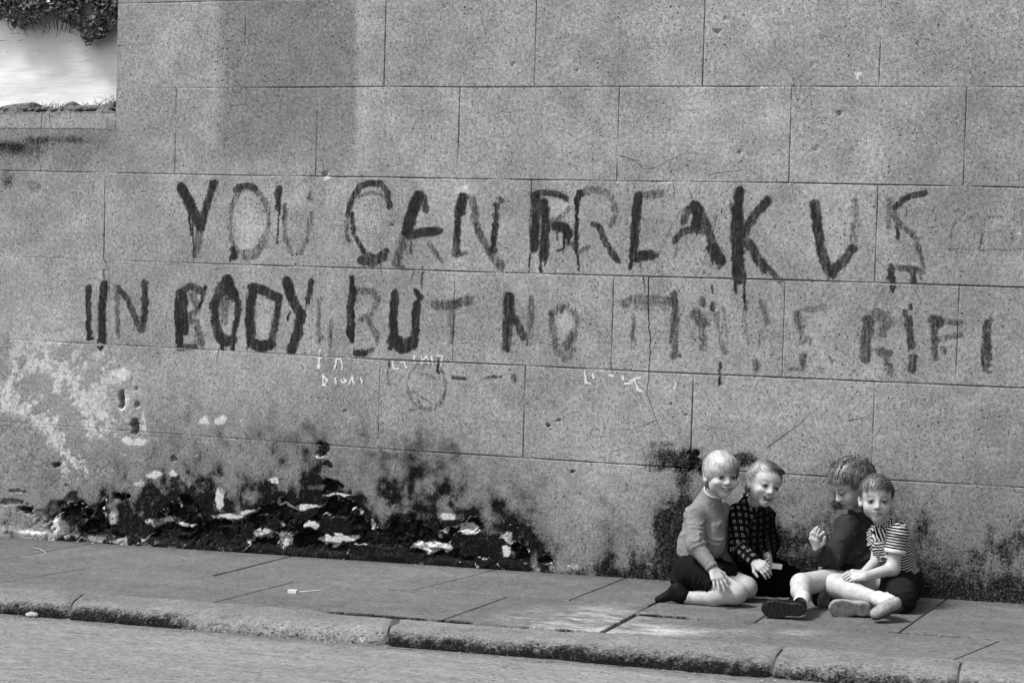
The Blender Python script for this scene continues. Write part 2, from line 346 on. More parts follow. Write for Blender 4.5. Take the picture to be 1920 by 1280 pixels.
# ------------------------------------------------------------------ lower boundary wall at the left
gwall = empty('boundary_wall', 'lower weathered boundary wall at the left with flat coping and rough plant-grown top', 'wall')
for k, (a, b) in {3: (-3.4, -.40), 4: (-3.4, -.36), 5: (-3.4, -.36), 6: (-3.4, -.36)}.items():
    cuts = [a, -1.6, b]
    for i in range(2):
        block(k, cuts[i], cuts[i+1], 0, .7 if (k == 3 and i) else 0, gwall, (.0048 if k == 6 else .006 if k in (4, 5) else .009) if i else .04)
zc = lambda X: 2.105-.004*(X+.7)
def zcop(X): return 2.195+.006*(X+.7)
for x0, x1 in ((-3.4, -1.6), (-1.6, -.342)):
    block(2, x0, x1, 0, .2, gwall, .008 if x0 > -2 else .04, zt=zc, zb=lambda X: rowz(2, X), y0=.0005, hk=.7)
for x0, x1 in ((-3.4, -2.2), (-2.2, -1.62), (-1.62, -1.1), (-1.1, -.80), (-.80, -.343)):
    block(2, x0, x1, .4, .35 if x1 < -.5 else .1, gwall, .008 if x0 > -2 else .04, name='coping_slab', zt=zcop, zb=zc, y0=-.0005, hk=.35)
box('wall_core', -3.4, -.345, .07, .36, -.25, 2.185, M_core, gwall)
# ragged top of the boundary wall: crumbled mortar bed, stones and dry weeds
M_rough = stone_mat('crumbled_mortar', .11, med=.9, grain=.6, big=.3, pits=1)
rs = np.random.RandomState(3)
xs = np.linspace(-3.4, -.345, 560); tt = np.linspace(0, 1, 16)
Xg, T = np.meshgrid(xs, tt)
Hh = .020+.050*sst(.35, .75, fbm(Xg*9, T*0, 3., 3))+.03*(fbm(Xg*40, T*2, 3., 3)-.5)
Zr = zcop(Xg)-.004+Hh*np.sin(np.pi*np.clip(T*1.1, 0, 1))**.6
Yr = -.002+.34*T+.05*(fbm(Xg*30, T*9, 1., 3)-.5)*(T > 0)
tag(mesh_obj('mortar_bed', np.stack([Xg, Yr, Zr], -1), gridf(560, 16), M_rough, gwall), kind='stuff')
def rock(name, c, r, mat, parent=None, seed=0, flat=.7, n=10):
    th = np.linspace(0, np.pi, n); ph = np.linspace(0, 2*np.pi, n*2)
    Pm, Tm = np.meshgrid(ph, th)
    d = np.stack([np.sin(Tm)*np.cos(Pm), np.sin(Tm)*np.sin(Pm), np.cos(Tm)], -1)
    s = .72+.56*fbm(d[..., 0]*1.6+seed, d[..., 1]*1.6, d[..., 2]*1.6, 3)
    V = np.asarray(c)+d*s[..., None]*np.array([r[0], r[1], r[2]])
    return mesh_obj(name, V, gridf(n*2, n), mat, parent)
for i in range(26):
    x = -1.15+.80*i/26+rs.rand()*.02
    rock('top_stone', (x, .03+.03*rs.rand(), zcop(x)+.010+.015*rs.rand()), (.012+.028*rs.rand(), .03, .008+.012*rs.rand()), M_rough, gwall, i)
M_weed = plain_mat('dry_weed', .05, nz=.4)
def ribbons(name, lines, w, mat, parent, taper=True, face=None):
    V, F = [], []
    for ln in lines:
        ln = np.asarray(ln); n = len(ln); b = len(V)
        for i, q in enumerate(ln):
            t = ln[min(i+1, n-1)]-ln[max(i-1, 0)]; t = t/(np.linalg.norm(t)+1e-9)
            s = np.cross(t, face if face is not None else -CF); s = s/(np.linalg.norm(s)+1e-9)
            ww = w*(1-.8*i/(n-1)) if taper else w
            V += [q-s*ww/2, q+s*ww/2]
        F += [(b+2*i, b+2*i+1, b+2*i+3, b+2*i+2) for i in range(n-1)]
    return mesh_obj(name, V, F, mat, parent)
weeds = []
for i in range(150):
    x = -1.12+.76*rs.rand()**(.8 if i % 2 else .35); h = .015+.05*rs.rand()*(1.4 if x > -.5 else .7); a = rs.randn()*.7
    p0 = np.array([x, .05+.1*rs.rand(), zcop(x)+.015]); weeds.append([p0+np.array([a*h*t*t, -.02*t, h*t]) for t in np.linspace(0, 1, 5)])
tag(ribbons('wall_top_weeds', weeds, .005, M_weed, None), 'wispy dry weeds growing along the broken top of the boundary wall', 'weeds', kind='stuff')

# ------------------------------------------------------------------ whitewashed wall and creeper beyond
m, nt, b_ = newmat('whitewash', .95); n = N(nt)
ps = n.pos((.55, 1, 7)); st = n.noise(5.5, ps, 5, .65); st2 = n.noise(22, n.pos((.7, 1, 5)), 3)
v = n.m('MULTIPLY', .70, n.ramp(n.noise(1.5, n.pos(), 3), .3, .7, .94, 1.06))
v = n.m('MULTIPLY', v, n.m('SUBTRACT', 1., n.m('MULTIPLY', n.ramp(n.m('MULTIPLY', st, st2), .36, .44), .6)))
n.col(v, b_.inputs['Base Color']); n.bump(st, .3, .01, b_); M_white = m
wx = np.linspace(-5.5, -.2, 300); wz = np.linspace(-.3, 3.15, 200); Xg, Zg = np.meshgrid(wx, wz)
Yg = 2.5+.02*(fbm(Xg*3, Zg*8, 1., 4)-.5)
ww = empty('whitewashed_wall', 'pale whitewashed wall standing beyond the boundary wall, streaked with faint course lines', 'wall')
mesh_obj('wall_face', np.stack([Xg, Yg, Zg], -1), gridf(300, 200), M_white, ww)
box('wall_core', -5.5, -.2, 2.52, 2.85, -.3, 3.14, M_white, ww)
M_leaf = plain_mat('ivy_leaf', .035, nz=.7, scale=9, spec=.4, rough=.6)
def ivy():
    V, F, C = [], [], 0
    rs = np.random.RandomState(11)
    shape = np.array([(0, 0), (.45, -.25), (.5, .15), (.25, .3), (.0, .75), (-.25, .3), (-.5, .15), (-.45, -.25)])
    for i in range(15000):
        px = rs.uniform(-60, 235)
        bot = 12+14*math.sin(px*.05)+18*noise3(px*.09, 0, 0)+ (26 if px > 150 else 0)*min(1, max(0, (px-150)/12))-(10 if px < 25 else 0)
        py = bot-rs.rand()**.8*150*(1 if rs.rand() < .93 else -.12)
        if 152 < px < 176 and 2 < py < 32 and noise3(px*.1, py*.1, 3) > .25: continue      # gap where the wall shows
        if noise3(px*.13, py*.13, 7.) < .27 and py > bot-16: continue
        q = P(px, py, 2.47-.11*rs.rand()); s = .016+.022*rs.rand()
        a = rs.rand()*6.28; nrm = np.array([rs.randn()*.5, -1, rs.randn()*.5+.3]); nrm /= np.linalg.norm(nrm)
        t1 = np.cross(nrm, [0, 0, 1]); t1 /= np.linalg.norm(t1); t2 = np.cross(nrm, t1)
        c, sn = math.cos(a), math.sin(a); e1 = t1*c+t2*sn; e2 = -t1*sn+t2*c; b = len(V)
        for (u, w) in shape: V.append(q+(e1*u+e2*w)*s+nrm*s*.15*abs(u))
        F += [(b, b+1, b+2, b+3), (b, b+3, b+4, b+5), (b, b+5, b+6, b+7)]
    o = mesh_obj('foliage', V, F, M_leaf, None)
    return o
iv = empty('ivy', 'dark ivy spilling over the top of the pale whitewashed wall', 'ivy')
fo = ivy(); fo.parent = iv; fo['kind'] = 'stuff'
M_stem = plain_mat('stem', .03)
st = []
for i in range(40):
    px = rs.uniform(0, 215); y0 = 20; ln = []
    for j in range(7): ln.append(P(px+rs.randn()*3*j**.5, y0+j*rs.uniform(4, 9), 2.34))
    st.append(ln)
ribbons('stem', st, .012, M_stem, iv)

# ------------------------------------------------------------------ pavement, kerb, road
ground = mesh_obj('ground', [(-40, -60, -.5-1.05), (60, -60, .9-1.0), (60, 40, -.3), (-40, 40, -1.3)], [(0, 1, 2, 3)], M_core); tag(ground, kind='structure')
M_slab = stone_mat('paving_stone', .098, grain=.55, med=.36, big=.22, pits=.5, attrs=True, stretch=(.7, 1, 1), gs=90)
M_kerb = stone_mat('kerb_granite', .128, grain=.6, med=.35, big=.2, pits=.7, attrs=True, bump=.6, gs=90)
M_road = stone_mat('worn_asphalt', .155, grain=.55, med=.34, big=.10, pits=.7, attrs=True, stretch=(.35, 1, 1), bump=.5, gs=120)
pav = mesh_obj('pavement', [(-3.4, -1.5, gz(-3.4)-.012), (7.4, -1.5, gz(7.4)-.012), (7.4, .07, gz(7.4)-.012), (-3.4, .07, gz(-3.4)-.012)], [(0, 1, 2, 3)], plain_mat('joint_soil', .05))
tag(pav, kind='structure')
YB = -1.355
def slab(x0a, x0b, x1a, x1b, y0, y1, seed, gap=.0016, dz=0.):
    xs = axis(0, 1, .02, (0, .004, .01)); L = abs(x1a-x0a); vsn = max(8, int(abs(y1-y0)/.016))
    fe = np.array([0, .0035, .008]); D = abs(y1-y0)
    v = np.concatenate([fe/D, np.linspace(.02/D, 1-.02/D, vsn), 1-fe[::-1]/D]); u = np.concatenate([fe/L, np.linspace(.02/L, 1-.02/L, max(8, int(L/.02))), 1-fe[::-1]/L])
    U_, V_ = np.meshgrid(u, v)
    xa = x0a+(x0b-x0a)*V_; xb = x1a+(x1b-x1a)*V_
    X = xa+gap+(xb-xa-2*gap)*U_; Y = y0-gap+(y1-y0+2*gap)*V_
    de = np.minimum(np.minimum(U_, 1-U_)*L, np.minimum(V_, 1-V_)*D)
    n_ = fbm(X*6, Y*6, seed, 4)
    Z = gz(X)+.0025*(fbm(X*2.5, Y*2.5, 1., 3)-.5)+.0018*(n_-.5)-.006*np.clip(1-de/.006, 0, 1)**1.5*(.2+n_)-.03*(de < 1e-6)+(seed*37 % 7-3)*.0004
    Z = Z+dz
    pu, pv = project(X, Y, Z)
    tone = 1+.06*math.sin(seed*5.1)+.10*(fbm(X*3, Y*9, 4., 4)-.5)
    tone = tone*(1-.28*sst(-.16, .0, Y+.07*(fbm(X*9, Y*2, 2., 3)-.5)))  # darker strip along the wall foot: dirt, with contact shade painted in
    # pale scuffed patch out in the open pavement
    s1 = blob(pu, pv, 1090, 1160, 130, 22, .6)+blob(pu, pv, 1235, 1182, 130, 9, .8)+.6*blob(pu, pv, 1500, 1185, 40, 4, .8)
    tone = tone*(1+1.9*np.clip(s1, 0, 1)*sst(.30, .70, .5*fbm(X*6, Y*16, 5., 4)+.5*fbm(X*28, Y*60, 5., 3)))
    dark = .5*blob(pu, pv, 1730, 1112, 90, 10, .7)*fbm(X*30, Y*30, 1., 3)+X*0
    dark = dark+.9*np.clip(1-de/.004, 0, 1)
    em = sst(1.58, 1.72, X)*sst(2.80, 2.70, X)*(y1 < -1.3) if y1 < -1.3 else sst(2.80, 2.90, X)*sst(3.42, 3.34, X)+.5*sst(3.84, 3.9, X)*sst(4.3, 4.2, X)
    if y1 < -.8: dark = dark+.58*em*np.clip(1.2-(1-V_)*D/(.009+.008*n_), 0, 1)*sst(.30, .42, fbm(X*8, Y*0, 9., 3))
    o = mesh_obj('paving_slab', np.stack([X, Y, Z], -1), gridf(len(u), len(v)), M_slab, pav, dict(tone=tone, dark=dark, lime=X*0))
    return o
k = 0
A = [(-3.4, -3.4), (-2.2, -2.2), (-1.2, -1.25), (-.42, -.50), (.75, .72), (1.86, 1.755), (2.52, 2.49), (2.87, 2.85), (3.37, 3.37), (4.00, 3.955), (4.80, 4.78), (5.9, 5.9), (7.4, 7.4)]
for i in range(len(A)-1):
    y1 = -.72 if i < 5 else -.70 if i < 7 else -.893
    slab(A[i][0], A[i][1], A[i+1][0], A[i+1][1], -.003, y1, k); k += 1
B = [(-3.4, -3.4), (-2.3, -2.3), (-1.1, -1.1), (.05, -.08), (1.15, 1.1), (2.21, 2.18), (2.86, 2.86)]
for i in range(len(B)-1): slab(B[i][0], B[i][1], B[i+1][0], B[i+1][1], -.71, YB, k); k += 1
B = [(2.86, 2.86), (3.365, 3.31), (4.35, 4.24), (5.5, 5.4), (7.4, 7.4)]
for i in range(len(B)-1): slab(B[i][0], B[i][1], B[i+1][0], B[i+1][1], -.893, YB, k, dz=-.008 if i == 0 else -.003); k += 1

KH = .058
kerb = mesh_obj('kerb', [(-3.4, -1.60, gz(-3.4)-.13), (7.4, -1.60, gz(7.4)-.13), (7.4, -1.40, gz(7.4)-.13), (-3.4, -1.40, gz(-3.4)-.13)], [(0, 1, 2, 3)], M_core); tag(kerb, kind='structure')
def kerb_stone(xb0, xf0, xb1, xf1, seed, rough=0.3, lightface=0.):
    t = np.concatenate([np.linspace(0, .55, 26), np.linspace(.56, .82, 26), np.linspace(.83, 1, 14)])
    L = xb1-xb0; u = np.concatenate([[0, .004/L, .012/L], np.linspace(.025/L, 1-.025/L, int(L/.009)), [1-.012/L, 1-.004/L, 1]])
    U_, T = np.meshgrid(u, t)
    # cross-section: flat back, rounded arris, short face
    kp = np.array([0, .55, .62, .68, .74, .80, .87, 1.]); ky = np.array([YB-.005, -1.555, -1.598, -1.632, -1.657, -1.672, -1.680, -1.684]); kz = np.array([0, -.002, -.006, -.014, -.027, -.043, -.066, -.11])
    Y = np.interp(T, kp, ky); Z0 = np.interp(T, kp, kz)
    f = np.clip((YB-Y)/.32, 0, 1)
    xa = xb0+(xf0-xb0)*f; xe = xb1+(xf1-xb1)*f; g = .005
    X = xa+g+(xe-xa-2*g)*U_
    n1 = fbm(X*9+seed*3, Y*9, Z0*9, 4); n2 = fbm(X*34, Y*34+seed, Z0*34, 4)
    face = sst(.50, .80, T)
    de = np.minimum(U_, 1-U_)*L
    rnd = np.clip(1-de/.035, 0, 1)**2
    if seed == 3: lf = sst(1.10, 1.20, X+.06*(n1-.5)); lightface = lightface*lf; rough = .35+(rough-.35)*lf
    if seed == 4: rough = rough+.9*np.exp(-((X-2.82)/.06)**2)
    chip = sst(.56, .70, fbm(X*7+seed*9, Y*7, Z0*7, 3))*face
    Z = gz(X)+Z0-.009*sst(1.55, 1.7, X)*sst(2.85, 2.7, X)*sst(.5, .2, T)+.004*(n1-.5)+(n2-.5)*(.0025+.009*face*rough*2)-rnd*(.006+.014*face)-chip*.010*rough
    Yo = Y+face*((n1-.5)*.014+(n2-.5)*.018*(rough)+rnd*.016+chip*.018*rough)
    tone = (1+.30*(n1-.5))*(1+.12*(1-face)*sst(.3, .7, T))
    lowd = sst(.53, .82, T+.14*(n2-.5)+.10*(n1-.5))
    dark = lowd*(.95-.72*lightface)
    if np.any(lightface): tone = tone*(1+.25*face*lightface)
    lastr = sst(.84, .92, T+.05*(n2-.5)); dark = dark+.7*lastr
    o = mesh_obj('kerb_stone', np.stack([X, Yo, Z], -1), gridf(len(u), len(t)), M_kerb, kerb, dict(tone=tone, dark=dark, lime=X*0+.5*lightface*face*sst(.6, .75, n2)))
    # end caps
KJ = [(-3.4, -3.4), (-2.2, -2.2), (-.95, -.95), (.44, .57), (1.97, 2.07), (3.60, 3.63), (4.27, 4.30), (5.2, 5.2), (6.2, 6.2), (7.4, 7.4)]
props = {2: (.6, 0), 3: (1., .8), 4: (.6, 0), 5: (.9, .25), 6: (.9, .3)}
for i in range(len(KJ)-1):
    r, l = props.get(i, (.3, 0)); kerb_stone(KJ[i][0], KJ[i][1], KJ[i+1][0], KJ[i+1][1], i, r, l)
def road_part(xs, ys):
    X, Y = np.meshgrid(xs, ys)
    Z = gz(X)-KH+.006*(fbm(X*1.5, Y*2.5, 3., 3)-.5)+.0025*(fbm(X*20, Y*28, 3., 3)-.5)+(-1.7-Y)*.012*sst(-1.7, -4, Y)
    pu, pv = project(X, Y, Z)
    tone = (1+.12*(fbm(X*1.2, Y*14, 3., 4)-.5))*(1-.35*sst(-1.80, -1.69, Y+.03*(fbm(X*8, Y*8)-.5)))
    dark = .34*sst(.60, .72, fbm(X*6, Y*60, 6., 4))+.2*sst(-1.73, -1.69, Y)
    return X, Y, Z, tone, dark
X, Y, Z, tone, dark = road_part(np.linspace(-.8, 5.4, 900), np.concatenate([np.linspace(-3.2, -1.9, 110), np.linspace(-1.893, -1.60, 60)]))
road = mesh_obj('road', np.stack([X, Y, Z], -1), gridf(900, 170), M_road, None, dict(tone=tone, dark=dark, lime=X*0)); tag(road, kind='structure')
for (xa, xb, ya, yb) in ((-30, -.8, -16, -1.60), (5.4, 40, -16, -1.60), (-.8, 5.4, -16, -3.2)):
    X, Y, Z, tone, dark = road_part(np.linspace(xa, xb, 160), np.linspace(ya, yb, 120)); Z = Z-.0008
    tag(mesh_obj('road', np.stack([X, Y, Z], -1), gridf(160, 120), M_road, None, dict(tone=tone, dark=dark, lime=X*0)), kind='structure')
# ------------------------------------------------------------------ painted slogan, chalk and cracks (children of the wall)
m, nt, b_ = newmat('thin_black_paint', .9, .04); n = N(nt)
p = n.pos(); g = n.noise(150, p, 3, .65); g2 = n.noise(45, n.pos((1.6, 1, .55)), 3, .65)
cov = n.m('ADD', n.attr('paint'), n.m('ADD', n.nz(110, p, 3, .75, .44), n.nz(44, n.pos((1.9, 1, .4)), 3, .7, .42)))
al = n.m('MULTIPLY', n.ramp(cov, .08, .98, smooth=False), n.ramp(n.attr('paint'), .01, .16))
al = n.m('MULTIPLY', al, .93)
n.col(n.m('MULTIPLY', .018, n.ramp(g2, .3, .7, .5, 1.6)), b_.inputs['Base Color']); n.col(al, b_.inputs['Alpha'])
M_paint = m
m, nt, b_ = newmat('chalk', 1.); n = N(nt); g = n.noise(190, n.pos(), 2, .6)
b_.inputs['Base Color'].default_value = (.62, .62, .62, 1)
n.col(n.m('MULTIPLY', n.ramp(n.m('ADD', n.attr('paint'), n.m('MULTIPLY', n.m('SUBTRACT', g, .5), 1.5)), .25, .8), .85), b_.inputs['Alpha'])
M_chalk = m
M_crack = plain_mat('crack', .012)

def wallpt(U, V):
    d = CR[None]*((U-960)/FPX)[:, None]+CU[None]*((640-V)/FPX)[:, None]+CF[None]
    t = -CAM[1]/d[:, 1]; return CAM[0]+t*d[:, 0], CAM[2]+t*d[:, 2]
def letter(strokes, name='painted_letter', mat=None, step=.0042, seed=0, label=None, halo=0.):
    """strokes: (width px, strength, [(x, y), ...]) in the lined-out wall's measured places"""
    S = []
    for w, d, pts in strokes:
        q = np.array(pts, float)
        if len(q) == 1: q = np.vstack([q, q+[0, .5]])
        X, Z = wallpt(q[:, 0], q[:, 1]); S.append((w/392./2, d, X, Z))
    mg = .03
    x0 = min(s[2].min() for s in S)-mg; x1 = max(s[2].max() for s in S)+mg; z0 = min(s[3].min() for s in S)-mg; z1 = max(s[3].max() for s in S)+mg
    xs = np.arange(x0, x1, step); zs = np.arange(z0, z1, step); X, Z = np.meshgrid(xs, zs)
    wob = (fbm(X*60, Z*60, seed, 3)-.5)*.018; wx = X+(fbm(X*14, Z*14, seed+3, 3)-.5)*.014+wob; wz = Z+(fbm(X*14, Z*14, seed+9, 3)-.5)*.014
    D = X*0
    streak = .52+.95*fbm(X*95, Z*11, seed+2., 3)
    for w, d, qx, qz in S:
        dist = np.full(X.shape, 9.)
        for i in range(len(qx)-1):
            ax, az, bx, bz = qx[i], qz[i], qx[i+1], qz[i+1]
            L = (bx-ax)**2+(bz-az)**2+1e-12
            t = np.clip(((wx-ax)*(bx-ax)+(wz-az)*(bz-az))/L, 0, 1)
            dist = np.minimum(dist, np.hypot(wx-ax-t*(bx-ax), wz-az-t*(bz-az)))
        e = dist/w
        soft = .45 if d > .6 else .75
        D = np.maximum(D, d*(1-sst(1-soft*.6, 1+soft*.6, e))*np.clip(streak, .5, 1.15))
    # paint did not reach into the scored joints
    keep = D > .015
    ids = -np.ones(X.shape, int)
    f = keep[:-1, :-1] | keep[1:, :-1] | keep[:-1, 1:] | keep[1:, 1:]
    xc = (X[:-1, :-1]+X[1:, 1:])/2; zc_ = (Z[:-1, :-1]+Z[1:, 1:])/2
    for k in range(1, 6): f &= np.abs(zc_-rowz(k, xc)) > .0042
    use = np.zeros(X.shape, bool)
    for a in (0, 1):
        for b in (0, 1): use[a:f.shape[0]+a, b:f.shape[1]+b] |= f
    ids[use] = np.arange(use.sum())
    dy = surf(X[use], Z[use])[0]
    V = np.stack([X[use], dy-.0012, Z[use]], -1)
    F = np.stack([ids[:-1, :-1][f], ids[:-1, 1:][f], ids[1:, 1:][f], ids[1:, :-1][f]], -1)
    o = mesh_obj(name, V, F, mat or M_paint, wall, dict(paint=D[use]))
    if label: o['label'] = label
    return o
def arc(cx, cy, rx, ry, a0, a1, n=14):
    return [(cx+rx*math.cos(math.radians(a)), cy+ry*math.sin(math.radians(a))) for a in np.linspace(a0, a1, n)]
